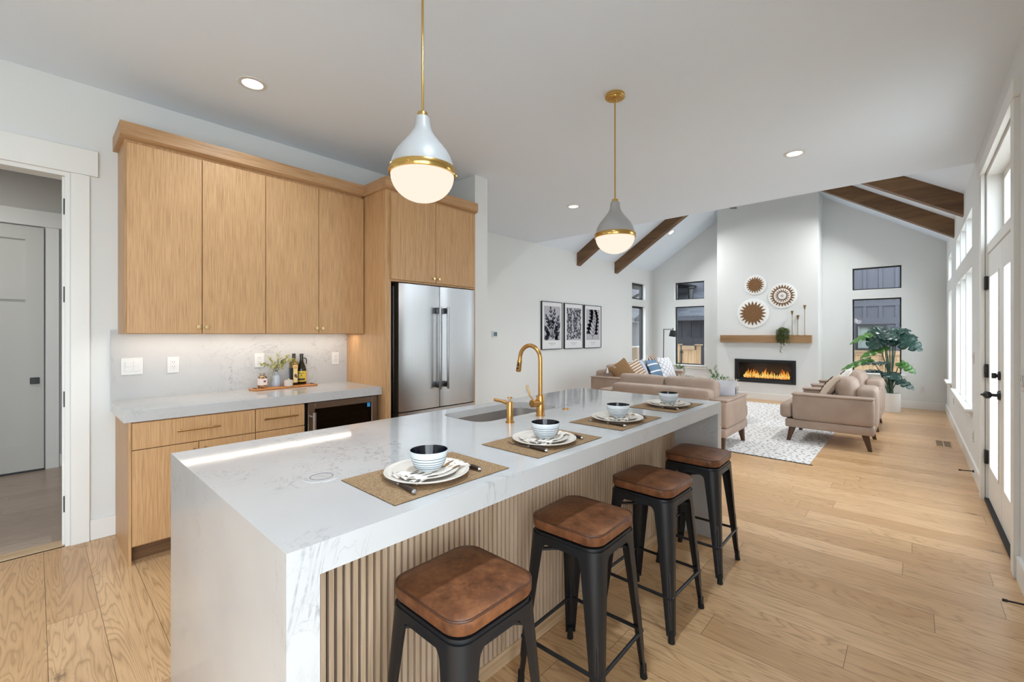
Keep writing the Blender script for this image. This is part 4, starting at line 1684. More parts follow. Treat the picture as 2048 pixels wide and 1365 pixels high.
MB().lathe([(.001, .272), (.0135, .272), (.0145, .270), (.0145, .230), (.001, .230)], (-3.962, 1.518, BZ), 20).build('cap', M['cap'], bt)
m = MB().box(.0281, .0286, -.019, .019, .022, .172, T=TT)
lb = m.build('paper_label', M['oillabel'], bb)
m = MB()
m.box(.0286, .0288, -.014, .014, .140, .166, T=TT)
m.box(.0286, .0288, -.017, .017, .126, .129, T=TT)
m.build('printed_block', plain('label_orange', (206, 150, 96), .6), lb)
m = MB()
m.ball((.0287, .001, .082), .0004, .013, .015, 14, 8, T=TT)
m.ball((.0288, .009, .070), .0004, .009, .009, 12, 8, T=TT)
m.build('printed_olives', plain('label_olive', (96, 70, 62), .6), lb)

bt = thing('vinegar_bottle', 'dark flask with yellow label and small loop handle', 'bottle', (-3.985, 1.592, BZ))
cx_, cy_ = -3.985, 1.592
m = MB().lathe([(.001, 0), (.036, 0), (.039, .004), (.039, .118), (.0375, .135), (.031, .158), (.022, .182), (.0155, .202), (.0135, .222), (.0135, .248), (.0155, .250)], (cx_, cy_, BZ), 32)
bb = m.build('bottle_body', M['darkglass'], bt)
m = MB().tube([(cx_ + .005, cy_ + .012, BZ + .228), (cx_ + .009, cy_ + .024, BZ + .230), (cx_ + .013, cy_ + .035, BZ + .222), (cx_ + .013, cy_ + .038, BZ + .205), (cx_ + .013, cy_ + .036, BZ + .176)], .0045, 10)
m.build('loop_handle', M['darkglass'], bt)
MB().lathe([(.001, .268), (.0145, .268), (.0155, .266), (.0155, .246), (.001, .246)], (cx_, cy_, BZ), 20).build('cap', M['cap'], bt)
MB().lathe([(.0393, .024), (.0396, .024), (.0396, .116), (.0393, .116)], (cx_, cy_, BZ), 32).build('paper_label', M['ylabel'], bb)


def curved_patch(mb, c, r, a0, a1, z0, z1):
    mb.sheet(lambda u, v: (c[0] + r * math.cos(a0 + (a1 - a0) * u), c[1] + r * math.sin(a0 + (a1 - a0) * u), c[2] + z0 + (z1 - z0) * v), 6, 1)


m = MB()
view = math.atan2(-cy_, -cx_)
curved_patch(m, (cx_, cy_, BZ), .0399, view - .72, view + .72, .034, .053)
curved_patch(m, (cx_, cy_, BZ), .0399, view - .13, view + .13, .075, .086)
curved_patch(m, (cx_, cy_, BZ), .0399, view - .35, view + .35, .062, .0655)
for k in range(7):
    a = view - .62 + .18 * k
    curved_patch(m, (cx_, cy_, BZ), .0399, a, a + .12, .095, .1035)
m.build('printed_marks', plain('label_dark_ink', (58, 54, 30), .6), bb)


# ------------------------------------------------------------------ sofas and armchairs
def hide_mat(name, rgb):
    m, nt, b = newmat(name)
    co = objco(nt)
    n = noise(nt, co, 5, 3)
    c = lin(rgb)
    d = tuple(v * .86 for v in c[:3]) + (1,)
    nt.links.new(ramp(nt, n, [(.35, d), (.65, c)]), b.inputs['Base Color'])
    b.inputs['Roughness'].default_value = .5
    b.inputs['Specular IOR Level'].default_value = .35
    bump(nt, b, noise(nt, co, 320, 2), .12, .001)
    return m


M['hide'] = hide_mat('beige_leather', (168, 147, 132))
M['legwood'] = wood('walnut_leg', [(.3, lin((58, 38, 26))), (.7, lin((98, 68, 48)))], 'Z', 40, .4)


def puff(mb, x0, x1, y0, y1, z0, z1, b, crown=.012, T=None, n=5):
    """a soft upholstered block: rounded box whose faces swell"""
    bm = bmesh.new()
    vs = [bm.verts.new((x, y, z)) for x in (0, 1) for y in (0, 1) for z in (0, 1)]
    for f in ((0, 1, 3, 2), (4, 6, 7, 5), (0, 4, 5, 1), (2, 3, 7, 6), (0, 2, 6, 4), (1, 5, 7, 3)):
        bm.faces.new([vs[i] for i in f])
    bmesh.ops.subdivide_edges(bm, edges=list(bm.edges), cuts=9, use_grid_fill=True)
    W = (x1 - x0, y1 - y0, z1 - z0)
    O = (x0, y0, z0)
    h = [w / 2 for w in W]
    for v in bm.verts:
        q = [2 * c - 1 for c in v.co]
        p = []
        for i in range(3):
            # cluster the subdivisions towards the rim
            s_ = math.copysign(1 - (1 - abs(q[i])) ** 1.6, q[i])
            p.append(s_ * h[i])
        core = [max(-(h[i] - b), min(h[i] - b, p[i])) for i in range(3)]
        dv = Vector([p[i] - core[i] for i in range(3)])
        if dv.length > 1e-9:
            mx_ = max(abs(c) for c in dv)
            dv = dv.normalized() * mx_ if mx_ > 0 else dv
        r = [core[i] + dv[i] for i in range(3)]
        for i in range(3):
            j, k = (i + 1) % 3, (i + 2) % 3
            if abs(q[i]) > .999:
                sw = (1 - (p[j] / h[j]) ** 2) * (1 - (p[k] / h[k]) ** 2)
                r[i] += math.copysign(crown * sw, q[i])
        v.co = (O[0] + h[0] + r[0], O[1] + h[1] + r[1], O[2] + h[2] + r[2])
    mb._merge(bm, T)
    return mb


def make_sofa(name, label, cat, W, nseat, group=None, D=.97, backtop=.715, cushtop=.82):
    """local: back at y=0, front towards +y, centred on x"""
    t = thing(name, label, cat, (0, 0, 0), group)
    h = W / 2
    aw = .185
    m = MB().box(-h + .012, h - .012, .015, .905, .18, .285, .018, 3)
    m.build('base_frame', M['hide'], t, False)
    for sg in (-1, 1):
        x0, x1 = sorted((sg * h, sg * (h - aw)))
        m = MB()
        # an arm that thins a little downwards, with a flat overlapping top
        bm = bmesh.new()
        puff(m, x0, x1, .02, .825, .287, .60, .03, .006)
        a_ = m.build('arm', M['hide'], t, False)
        m = MB().box(x0 - .004, x1 + .004, .02, .832, .592, .617, .010, 3)
        m.build('arm_top', M['hide'], a_, False)
    m = MB()
    puff(m, -h + aw + .004, h - aw - .004, 0, .20, .20, backtop, .05, .008)
    m.build('back_frame', M['hide'], t, False)
    sw = (W - 2 * aw) / nseat
    for i in range(nseat):
        a = -h + aw + i * sw + .004
        b = a + sw - .008
        m = MB()
        puff(m, a, b, .19, .85, .29, .47, .04, .012)
        # the front of the cushion wraps in front of the arm
        a2 = a - (aw - .02 if i == 0 else 0)
        b2 = b + (aw - .02 if i == nseat - 1 else 0)
        puff(m, a2, b2, .828, D, .29, .48, .05, .008)
        m.build('seat_cushion', M['hide'], t, False)
        m = MB()
        T = TR(((a + b) / 2, .255, .47), -12, 0, 0)
        puff(m, -(b - a) / 2, (b - a) / 2, -.105, .105, .0, cushtop - .47, .075 if nseat == 1 else .05, .018 if nseat == 1 else .014, T)
        m.build('back_cushion', M['hide'], t, False)
    for sx_ in (-1, 1):
        for y0, dy in ((.10, -.045), (.83, .045)):
            x0 = sx_ * (h - .075)
            rs = []
            for k, (w, z) in enumerate(((.020, 0), (.036, .182))):
                cx_ = x0 + sx_ * (.018 if k == 0 else 0)
                cy_ = y0 + (dy if k == 0 else 0)
                rs.append([Vector((x, y_, z)) for x, y_ in rrect(cx_ - w, cx_ + w, cy_ - w, cy_ + w, .008, 3)])
            MB().rings(rs).build('leg', M['legwood'], t, False)
    return t


ARM_G = 'beige leather armchairs'
a0 = make_sofa('armchair', 'beige leather armchair on the rug edge with its arm side towards the island', 'armchair', .93, 1, ARM_G)
a0.location = (-.312, 6.985, .006)
a0.rotation_euler = (0, 0, R(90))
dup(a0, (-.312, 8.40, .006), R(90), 'beige leather armchair standing between the other armchair and the monstera')
lv_ = make_sofa('loveseat', 'beige leather two seat sofa with its back to the island', 'sofa', 1.65, 2)
lv_.location = (-2.375, 5.27, .006)
fs = make_sofa('long_sofa', 'long beige leather sofa heaped with cushions under the framed prints', 'sofa', 2.35, 3)
fs.location = (-4.30, 7.93, .006)
fs.rotation_euler = (0, 0, R(-90))

# ------------------------------------------------------------------ rug
m, nt, b = newmat('dash_rug')
co = objco(nt, (12, 21, 1))
v = N(nt, 'ShaderNodeTexVoronoi')
v.inputs['Scale'].default_value = 1
v.inputs['Randomness'].default_value = .8
v.voronoi_dimensions = '2D'
wn_ = N(nt, 'ShaderNodeTexNoise')
wn_.inputs['Scale'].default_value = 3
nt.links.new(co, v.inputs['Vector'])
dash = ramp(nt, math_(nt, 'ADD', v.outputs['Distance'], math_(nt, 'MULTIPLY', noise(nt, co, 3, 2), .12)), [(.20, (1, 1, 1, 1)), (.25, (0, 0, 0, 1))])
pile = noise(nt, objco(nt), 90, 3)
bc = ramp(nt, pile, [(.3, lin((206, 203, 200))), (.7, lin((232, 230, 228)))])
nt.links.new(mix(nt, dash, bc, lin((44, 42, 44))), b.inputs['Base Color'])
b.inputs['Roughness'].default_value = .95
b.inputs['Specular IOR Level'].default_value = .1
bump(nt, b, pile, .5, .004)
M['rug'] = m
rg = thing('area_rug', 'white rug with small black dashes under the seating', 'rug', (-2.3, 7.65, 0))
MB().box(-3.85, -.803, 5.50, 9.79, .0005, .008, .002, 1).build('pile', M['rug'], rg)
m = MB()
m2 = MB()
x = -3.85
while x < -.81:
    m.prism([(x, 5.482), (x + .045, 5.482), (x + .0225, 5.5005)], 'Z', .0006, .0066)
    m2.prism([(x, 9.808), (x + .045, 9.808), (x + .0225, 9.7895)], 'Z', .0006, .0066)
    x += .046
m.build('woven_fringe', M['blackmatte'], rg)
m2.build('woven_fringe', M['blackmatte'], rg)


# ------------------------------------------------------------------ cushions
def stripes(name, c1, c2, axis, scale, lo, hi):
    m, nt, b = newmat(name)
    co = objco(nt)
    sp = N(nt, 'ShaderNodeSeparateXYZ')
    nt.links.new(co, sp.inputs[0])
    f = math_(nt, 'FRACT', math_(nt, 'ADD', math_(nt, 'MULTIPLY', sp.outputs[axis], scale), .5))
    s_ = ramp(nt, f, [(lo, (0, 0, 0, 1)), (lo + .02, (1, 1, 1, 1)), (hi, (1, 1, 1, 1)), (hi + .02, (0, 0, 0, 1))])
    nt.links.new(mix(nt, s_, lin(c1), lin(c2)), b.inputs['Base Color'])
    b.inputs['Roughness'].default_value = .9
    b.inputs['Specular IOR Level'].default_value = .1
    bump(nt, b, noise(nt, co, 300, 2), .2, .001)
    return m


M['mustard'] = fabric('mustard_cloth', (132, 102, 70))
M['tanstripe'] = stripes('tan_stripe_cloth', (150, 122, 96), (214, 204, 194), 0, 20, .5, .9)
M['bluecloth'] = stripes('blue_patch_cloth', (124, 144, 168), (176, 182, 192), 1, 3.2, .4, .95)
M['bluestripe'] = stripes('blue_stripe_cloth', (104, 130, 156), (228, 228, 228), 0, 7, .74, .93)
M['brownfold'] = stripes('brown_stripe_cloth', (126, 100, 82), (206, 198, 190), 1, 10, .5, .9)
M['lav'] = fabric('pale_blue_linen', (208, 211, 220))
M['slate'] = fabric('slate_cloth', (86, 98, 116))
M['cream'] = fabric('cream_cloth', (232, 228, 222))
M['beigecloth'] = fabric('beige_cloth', (196, 178, 160))
M['thread'] = plain('dark_thread', (72, 54, 42), .8)
# white quilt with grey scallops
m, nt, b = newmat('quilted_white')
co = objco(nt, (14, 14, 1), rot=(0, 0, R(45)))
bk = N(nt, 'ShaderNodeTexBrick')
bk.inputs['Scale'].default_value = 1
bk.inputs['Brick Width'].default_value = 1
bk.inputs['Row Height'].default_value = 1
bk.inputs['Mortar Size'].default_value = .07
bk.inputs['Mortar Smooth'].default_value = .4
bk.offset = 0
nt.links.new(co, bk.inputs['Vector'])
nt.links.new(mix(nt, bk.outputs['Fac'], lin((226, 226, 229)), lin((140, 142, 152))), b.inputs['Base Color'])
b.inputs['Roughness'].default_value = .9
bump(nt, b, bk.outputs['Fac'], -.6, .006)
M['quilt'] = m


def tassels(mb, w, h, T, r=.022):
    for sx_ in (-1, 1):
        for sy_ in (-1, 1):
            c = T @ Vector((sx_ * w / 2, sy_ * h / 2, 0))
            mb.ball(c, r * .55, r * .55, r * .5, 8, 6)
            mb.tube([c, c + Vector((0, 0, -.03)), c + Vector((0, 0, -.085))], [r * .4, r * .75, r * 1.0], 8)


def fringe(mb, w, h, T, L=.028, step=.016, edges='NSEW'):
    rnd = random.Random(5)
    n = int(w / step)
    for i in range(n + 1):
        x = -w / 2 + w * i / n
        for sg, e in ((1, 'N'), (-1, 'S')):
            if e in edges:
                a = T @ Vector((x, sg * h / 2 * .985, 0))
                b_ = T @ Vector((x + rnd.uniform(-.012, .012), sg * (h / 2 + L), rnd.uniform(-.012, .012)))
                mb.tube([a, b_], [.005, .0035], 4)
    n = int(h / step)
    for i in range(n + 1):
        y = -h / 2 + h * i / n
        for sg, e in ((1, 'E'), (-1, 'W')):
            if e in edges:
                a = T @ Vector((sg * w / 2 * .985, y, 0))
                b_ = T @ Vector((sg * (w / 2 + L), y + rnd.uniform(-.012, .012), rnd.uniform(-.012, .012)))
                mb.tube([a, b_], [.005, .0035], 4)


def cushion(label, mat, w, h, t, T, deco=None, group='throw cushions'):
    o = thing('throw_pillow', label, 'cushion', T.translation, group)
    ob = MB().pillow(w, h, t).build('pillow_cover', M[mat], o, False)
    Tl = T.copy()
    Tl.translation = (0, 0, 0)
    ob.matrix_local = Tl
    if deco == 'tassel':
        m = MB()
        tassels(m, w * .96, h * .96, Tl)
        m.build('tassels', M['cream'], o, False)
    elif deco == 'fringe':
        m = MB()
        fringe(m, w * .97, h * .97, Tl)
        m.build('fringe', M['cream'], o, False)
    elif deco == 'stitch':
        m = MB()
        for row, (yy, n) in enumerate(((-.06, 5), (-.02, 6), (.02, 6), (.06, 5))):
            for k in range(n):
                x = -.5 * .045 * (n - 1) + .045 * k - .02
                zt = t / 2 * max(0, (1 - (2 * x / w) ** 2) * (1 - (2 * yy / h) ** 2)) ** .55
                m.tube([Tl @ Vector((x - .013, yy, zt + .002)), Tl @ Vector((x + .013, yy, zt + .002))], .0042, 5)
        m.build('stitched_marks', M['thread'], o, False)
        m = MB()
        fringe(m, w * .98, h * .98, Tl, .02, .014, 'E')
        m.build('fringe', M['cream'], o, False)
    return o


# on the long sofa (faces +X)
def lean(x, y, z, yaw=0, tilt=68, roll=0):
    return Matrix.Translation((x, y, z)) @ Matrix.Rotation(R(yaw), 4, 'Z') @ Matrix.Rotation(R(tilt), 4, 'Y') @ Matrix.Rotation(R(roll), 4, 'Z')


cushion('mustard brown cushion with white tassels by the near arm of the long sofa', 'mustard', .44, .44, .17, lean(-3.82, 7.10, .69, -34, 66, 28), 'tassel')
cushion('tan and cream striped cushion beside the mustard one', 'tanstripe', .42, .42, .15, lean(-3.74, 7.47, .69, -20, 62, 20), None)
cushion('blue and grey cushion with white tassels in the middle of the long sofa', 'bluecloth', .42, .42, .15, lean(-3.78, 7.74, .70, 0, 66), 'tassel')
cushion('blue cushion with thin white stripes on the long sofa', 'bluestripe', .42, .46, .16, lean(-3.72, 8.17, .69, 0, 64), None)
cushion('white quilted cushion with grey scallops at the far end of the long sofa', 'quilt', .46, .46, .16, lean(-3.64, 8.55, .71, -10, 66), None)
cushion('brown and cream striped cushion behind the white quilted one', 'brownfold', .46, .46, .15, lean(-3.93, 8.62, .745, 6, 72, 8), 'tassel')


# on the loveseat (faces +Y)
def leany(x, y, z, yaw=0, tilt=-66, roll=0):
    return Matrix.Translation((x, y, z)) @ Matrix.Rotation(R(yaw), 4, 'Z') @ Matrix.Rotation(R(tilt), 4, 'X') @ Matrix.Rotation(R(roll), 4, 'Z')


cushion('pale blue fringed cushion leaning inside the loveseat arm', 'lav', .44, .42, .17, leany(-1.80, 5.76, .655, 14, -52), 'fringe')
cushion('slate blue cushion tucked in front of the pale fringed one on the loveseat', 'slate', .40, .36, .14, leany(-1.80, 5.99, .59, 6, -46), None)
cushion('pale fringed cushion showing only its edge over the loveseat back', 'lav', .40, .40, .14, leany(-2.05, 5.74, .655, -6, -62), 'fringe')
# on the armchairs (face -X)
for y, lab in ((6.93, 'cream cushion with dark stitches on the armchair facing the loveseat'), (8.33, 'cream cushion with dark stitches on the armchair by the monstera')):
    cushion(lab, 'cream' if y > 8 else 'beigecloth', .42, .46, .14, Matrix.Translation((-.79, y, .68)) @ Matrix.Rotation(R(180 + 6), 4, 'Z') @ Matrix.Rotation(R(58), 4, 'Y'), 'stitch')


# ------------------------------------------------------------------ tables and small plants
def round_table(name, label, x, y, top, r, mat):
    o = thing(name, label, 'table', (x, y, 0.008))
    MB().lathe([(.001, top - .008), (r - .004, top - .008), (r, top - .012), (r, top - .026), (r - .004, top - .03), (.001, top - .03)], (x, y, .0), 36).build('table_top', M[mat], o)
    MB().cyl((x, y, .02), (x, y, top - .03), .018, n=14).build('stem', M['black'], o)
    MB().lathe([(.001, .024), (r * .62, .022), (r * .64, .018), (r * .64, .0095), (.001, .0095)], (x, y, 0), 32).build('base', M['black'], o)
    return o


M['greywood'] = wood('coffee_table_wood', [(.3, lin((120, 92, 66))), (.7, lin((162, 130, 98)))], 'X', 30, .5)
round_table('coffee_table', 'round coffee table on the rug hidden behind the loveseat', -2.42, 7.55, .42, .40, 'greywood')
o = thing('potted_plant', 'leafy green potted plant showing over the loveseat back', 'plant', (-2.35, 7.55, .412))
MB().lathe([(.001, 0), (.08, 0), (.085, .004), (.105, .11), (.107, .12), (.100, .12), (.096, .105), (.001, .10)], (-2.35, 7.55, .412), 28).build('plant_pot', M['pot'], o)
c = (-2.35, 7.55, .51)
twigs(o, c, [((c[0] - .24, c[1] + .02, c[2] + .10), .06), ((c[0] - .13, c[1] - .05, c[2] + .27), .03), ((c[0] - .02, c[1] + .05, c[2] + .20), .03), ((c[0] + .10, c[1], c[2] + .17), .05),
             ((c[0] + .22, c[1] + .05, c[2] + .12), .08), ((c[0] + .14, c[1] - .12, c[2] + .12), .06), ((c[0] - .14, c[1] + .10, c[2] + .14), .05), ((c[0] + .05, c[1] + .12, c[2] + .14), .05),
             ((c[0] - .06, c[1] - .10, c[2] + .16), .03), ((c[0] - .02, c[1] - .06, c[2] + .33), .0), ((c[0] + .26, c[1] - .02, c[2] + .06), .10), ((c[0] + .03, c[1] + .0, c[2] + .12), .05)],
      M['gleaf'], M['stem'], .055, .026, .030, 8)
round_table('side_table', 'small round dark side table past the long sofa', -3.75, 9.78, .45, .20, 'blackmatte')
o = thing('potted_plant', 'small leafy plant in a white bucket pot past the long sofa', 'plant', (-3.83, 9.72, .442))
MB().lathe([(.001, 0), (.078, 0), (.084, .005), (.108, .115), (.112, .118), (.112, .126), (.104, .126), (.098, .110), (.001, .105)], (-3.83, 9.72, .442), 32).build('plant_pot', M['pot'], o)
c = (-3.83, 9.72, .55)
twigs(o, c, [((c[0] - .10, c[1], c[2] + .12), .02), ((c[0] - .02, c[1] + .03, c[2] + .17), .01), ((c[0] + .08, c[1], c[2] + .11), .03), ((c[0] + .11, c[1] - .03, c[2] + .04), .06), ((c[0] - .06, c[1] - .08, c[2] + .09), .03),
             ((c[0] + .02, c[1] - .06, c[2] + .12), .02), ((c[0] + .05, c[1] + .07, c[2] + .10), .03)], M['gleaf'], M['stem'], .055, .03, .028, 3)

# floor lamp
o = thing('floor_lamp', 'slim black floor lamp with angled shade beside the tall window', 'lamp', (-4.55, 10.5, 0))
MB().lathe([(.001, .02), (.13, .018), (.135, .012), (.135, 0), (.001, 0)], (-4.55, 10.5, 0), 32).build('base', M['black'], o)
MB().tube([(-4.555, 10.5, .015), (-4.540, 10.5, 1.505)], .010, 12).build('pole', M['black'], o)
m = MB()
m.tube([(-4.540, 10.5, 1.50), (-4.31, 10.5, 1.495)], .008, 10)
m.tube([(-4.31, 10.5, 1.53), (-4.308, 10.5, 1.46)], .010, 10)
m.build('arm', M['black'], o)
TS = TR((-4.303, 10.5, 1.47), 0, 8, 0)
m = MB().lathe([(.001, .0), (.060, .0), (.063, -.003), (.084, -.150), (.080, -.150), (.060, -.006), (.001, -.004)], n=32, T=TS)
m.build('lamp_shade', M['blackmatte'], o)
m = MB().lathe([(.0785, -.149), (.059, -.008), (.001, -.007)], n=32, T=TS)
m.build('shade_lining', M['white'], o)
m = MB().ball((0, 0, -.075), .03, .03, .04, 14, 10, T=TS)
m.build('bulb', M['pot'], o)

# ------------------------------------------------------------------ framed prints
M['paper'] = plain('print_paper', (222, 222, 224), .7)
M['printgrey'] = plain('print_panel', (176, 174, 180), .7)
M['navy'] = plain('print_navy', (40, 46, 62), .7)
M['caption'] = plain('caption_grey', (150, 150, 156), .7)


def leafpoly(cx, cy, ang, L, W, n=10, fat=.5):
    """a pointed leaf outline starting at (cx,cy)"""
    pts = []
    for k in range(n + 1):
        t = k / n
        w = W / 2 * (math.sin(math.pi * t ** fat) ** .8)
        pts.append((t * L, w))
    for k in range(n - 1, 0, -1):
        t = k / n
        w = W / 2 * (math.sin(math.pi * t ** fat) ** .8)
        pts.append((t * L, -w))
    c, s = math.cos(ang), math.sin(ang)
    return [(cx + x * c - y * s, cy + x * s + y * c) for x, y in pts]


def framed(y0, y1, z0, z1, style, label):
    xw = XV
    o = thing('framed_print', label, 'picture', (xw, (y0 + y1) / 2, (z0 + z1) / 2), 'framed leaf prints')
    m = MB()
    for q in ((y0, y0 + .012, z0, z1), (y1 - .012, y1, z0, z1), (y0 + .012, y1 - .012, z0, z0 + .012), (y0 + .012, y1 - .012, z1 - .012, z1)):
        m.box(xw + .001, xw + .034, *q, .001, 1)
    m.build('picture_frame', M['black'], o)
    sheet_ = MB().box(xw + .002, xw + .024, y0 + .012, y1 - .012, z0 + .012, z1 - .012).build('print', M['paper'], o)
    w, h = y1 - y0, z1 - z0
    py0, py1, pz0, pz1 = y0 + .075, y1 - .06, z0 + .17, z1 - .085
    MB().box(xw + .024, xw + .0245, py0, py1, pz0, pz1).build('print_ground', M['printgrey'], sheet_)
    m = MB()
    xa, xb = xw + .0246, xw + .0252
    rnd = random.Random(style * 7 + 3)
    W, H = py1 - py0, pz1 - pz0
    def leaf(u, v, a, L, wd, fat=.5):
        q = leafpoly(py0 + u * W, pz0 + v * H, a, L, wd, 8, fat)
        q = [(min(max(p_[0], py0 + .006), py1 - .006), min(max(p_[1], pz0 + .006), pz1 - .006)) for p_ in q]
        m.prism(q, 'X', xa, xb)
    def stem(p, q, wd=.006):
        a = Vector((py0 + p[0] * W, pz0 + p[1] * H))
        b_ = Vector((py0 + q[0] * W, pz0 + q[1] * H))
        d = (b_ - a).normalized()
        n_ = Vector((-d.y, d.x)) * wd / 2
        m.prism([tuple(a + n_), tuple(b_ + n_ * .5), tuple(b_ - n_ * .5), tuple(a - n_)], 'X', xa, xb)
    if style == 1:
        for bx0, tx, ty in ((.5, .40, .95), (.54, .62, .88), (.46, .16, .72), (.54, .84, .70), (.44, .10, .42), (.56, .92, .52), (.5, .30, .60), (.52, .72, .40), (.48, .24, .28), (.53, .80, .26), (.50, .52, .62), (.47, .14, .16), (.53, .74, .14)):
            p = (bx0, .03 + .10 * rnd.random())
            q = (tx, ty - .08)
            stem(p, q, .012)
            a0 = math.atan2((q[1] - p[1]) * H, (q[0] - p[0]) * W)
            leaf(q[0], q[1], a0, .095, .042, 1.05)
            for t in (.55, .74, .90):
                u, v_ = p[0] + (q[0] - p[0]) * t, p[1] + (q[1] - p[1]) * t
                for sg in (1, -1):
                    leaf(u, v_, a0 + sg * .62, .080, .034, 1.05)
    elif style == 2:
        for cx_ in range(5):
            for r_ in range(12):
                u = .12 + .19 * cx_ + rnd.uniform(-.05, .05)
                v_ = .04 + .078 * r_ + rnd.uniform(-.02, .02)
                base = math.pi / 2 + rnd.uniform(-.9, .9) + (.4 if cx_ < 2 else -.4)
                for sg in (1, -1):
                    leaf(u, v_, base + sg * .55, .088 * rnd.uniform(.8, 1.1), .026 * rnd.uniform(.8, 1.3), .9)
    else:
        pts = [(.46, .03), (.50, .2), (.58, .40), (.62, .58), (.58, .74), (.50, .88)]
        for p, q in zip(pts, pts[1:]):
            stem(p, q, .010)
        for k, (u, v_) in enumerate(((.47, .12), (.50, .24), (.54, .34), (.60, .46), (.62, .56), (.60, .66), (.57, .75), (.52, .85))):
            for sg in (1, -1):
                a = math.pi / 2 + sg * (1.05 - .06 * k)
                L = (.235 if sg > 0 else .190) * (1 - .03 * k)
                stem((u, v_), (u + math.cos(a) * L * .6 / W, v_ + math.sin(a) * L * .6 / H), .012)
                for da, kk in ((-.45, .55), (0, .35), (.45, .60)):
                    uu = u + math.cos(a) * L * kk / W
                    vv = v_ + math.sin(a) * L * kk / H
                    leaf(uu, vv, a + da, L * .66, .058, 1.25)
        leaf(.50, .86, 1.9, .10, .04, 1.0)
    m.build('leaf_motif', M['navy'], sheet_)
    m = MB()
    yc = (y0 + y1) / 2
    m.box(xa - .0004, xa, yc - .11, yc + .11, z0 + .112, z0 + .121)
    m.box(xa - .0004, xa, yc - .07, yc + .07, z0 + .082, z0 + .088)
    m.build('caption_lines', M['caption'], sheet_)
    return o


framed(6.285, 6.922, 1.089, 1.990, 1, 'framed print of one bushy navy branch, beside the gold faucet in view')
framed(6.995, 7.645, 1.086, 1.990, 2, 'framed print of many small navy willow leaves')
framed(7.700, 8.360, 1.084, 1.988, 3, 'framed print of a navy stem with rounded lobed leaves')

# ------------------------------------------------------------------ fireplace wall
o = thing('fireplace', 'wide black linear gas fireplace with a lit fire', 'fireplace', (-2.303, 10.35, .351))
m = MB()
FX0, FX1, FZ0, FZ1 = -2.872, -1.735, .351, .841
for q in ((FX0, FX0 + .055, FZ0, FZ1), (FX1 - .055, FX1, FZ0, FZ1)):
    m.box(q[0], q[1], 10.330, 10.356, q[2], q[3], .004, 1)
for q in ((FX0 + .055, FX1 - .055, FZ0, FZ0 + .055), (FX0 + .055, FX1 - .055, FZ1 - .05, FZ1)):
    m.box(q[0], q[1], 10.330, 10.356, q[2], q[3], .004, 1)
m.build('surround', M['black'], o)
m = MB()
for q in ((FX0 + .055, FX0 + .085, FZ0 + .055, FZ1 - .05), (FX1 - .085, FX1 - .055, FZ0 + .055, FZ1 - .05), (FX0 + .085, FX1 - .085, FZ0 + .055, FZ0 + .09), (FX0 + .085, FX1 - .085, FZ1 - .075, FZ1 - .05)):
    m.box(q[0], q[1], 10.352, 10.40, q[2], q[3])
m.build('inner_frame', M['blackmatte'], o)
MB().box(FX0 + .085, FX1 - .085, 10.372, 10.376, FZ0 + .09, FZ1 - .075).build('glass_front', M['fireglass'], o)
m = MB()
m.box(FX0 + .06, FX1 - .06, 10.74, 10.76, FZ0 + .02, FZ1 - .02)
m.box(FX0 + .04, FX0 + .06, 10.40, 10.76, FZ0 + .02, FZ1 - .02)
m.box(FX1 - .06, FX1 - .04, 10.40, 10.76, FZ0 + .02, FZ1 - .02)
m.box(FX0 + .06, FX1 - .06, 10.40, 10.74, FZ1 - .04, FZ1 - .02)
m.box(FX0 + .06, FX1 - .06, 10.40, 10.74, FZ0 + .02, FZ0 + .075)
m.build('firebox', plain('firebox_brick', (46, 46, 50), .55), o)
m = MB()
rnd = random.Random(11)
for k in range(70):
    m.ball((rnd.uniform(FX0 + .12, FX1 - .12), rnd.uniform(10.44, 10.62), FZ0 + .082), rnd.uniform(.012, .022), rnd.uniform(.012, .02), rnd.uniform(.008, .013), 7, 5)
eb = m.build('ember_bed', plain('ember_stones', (120, 70, 44), .5), o)
eb['kind'] = 'stuff'
fm = bpy.data.materials.new('flame_glow')
fm.use_nodes = True
nt = fm.node_tree
nt.nodes.remove(nt.nodes['Principled BSDF'])
e = N(nt, 'ShaderNodeEmission')
sp = N(nt, 'ShaderNodeSeparateXYZ')
tc = N(nt, 'ShaderNodeTexCoord')
nt.links.new(tc.outputs['Object'], sp.inputs[0])
hgt = math_(nt, 'ADD', math_(nt, 'MULTIPLY', math_(nt, 'SUBTRACT', sp.outputs[2], .08), 4.2), math_(nt, 'MULTIPLY', math_(nt, 'SUBTRACT', noise(nt, tc.outputs['Object'], 22, 2), .5), .8))
nt.links.new(ramp(nt, hgt, [(.0, lin((255, 150, 50))), (.18, lin((255, 226, 130))), (.45, lin((255, 176, 60))), (.8, lin((236, 106, 30))), (1, lin((190, 60, 16)))]), e.inputs[0])
e.inputs[1].default_value = 2.0
nt.links.new(e.outputs[0], nt.nodes['Material Output'].inputs[0])
m = MB()
x = FX0 + .15
while x < FX1 - .14:
    y = rnd.uniform(10.46, 10.60)
    edge = min(x - FX0, FX1 - x)
    hh = rnd.uniform(.07, .20) * (.75 + .5 * math.sin(9 * x) ** 2) * min(1, edge / .22)
    w = rnd.uniform(.011, .022)
    s1, s2 = rnd.uniform(-.022, .022), rnd.uniform(-.03, .03)
    z0 = FZ0 + .085
    m.tube([(x, y, z0), (x + s1 * .3, y, z0 + hh * .22), (x + s1, y, z0 + hh * .5), (x + s1 * .4 + s2 * .5, y, z0 + hh * .78), (x + s2, y, z0 + hh)], [w * .7, w, w * .72, w * .36, .001], 8)
    x += rnd.uniform(.012, .024)
fl_ = m.build('flames', fm, o)
fl_['kind'] = 'stuff'
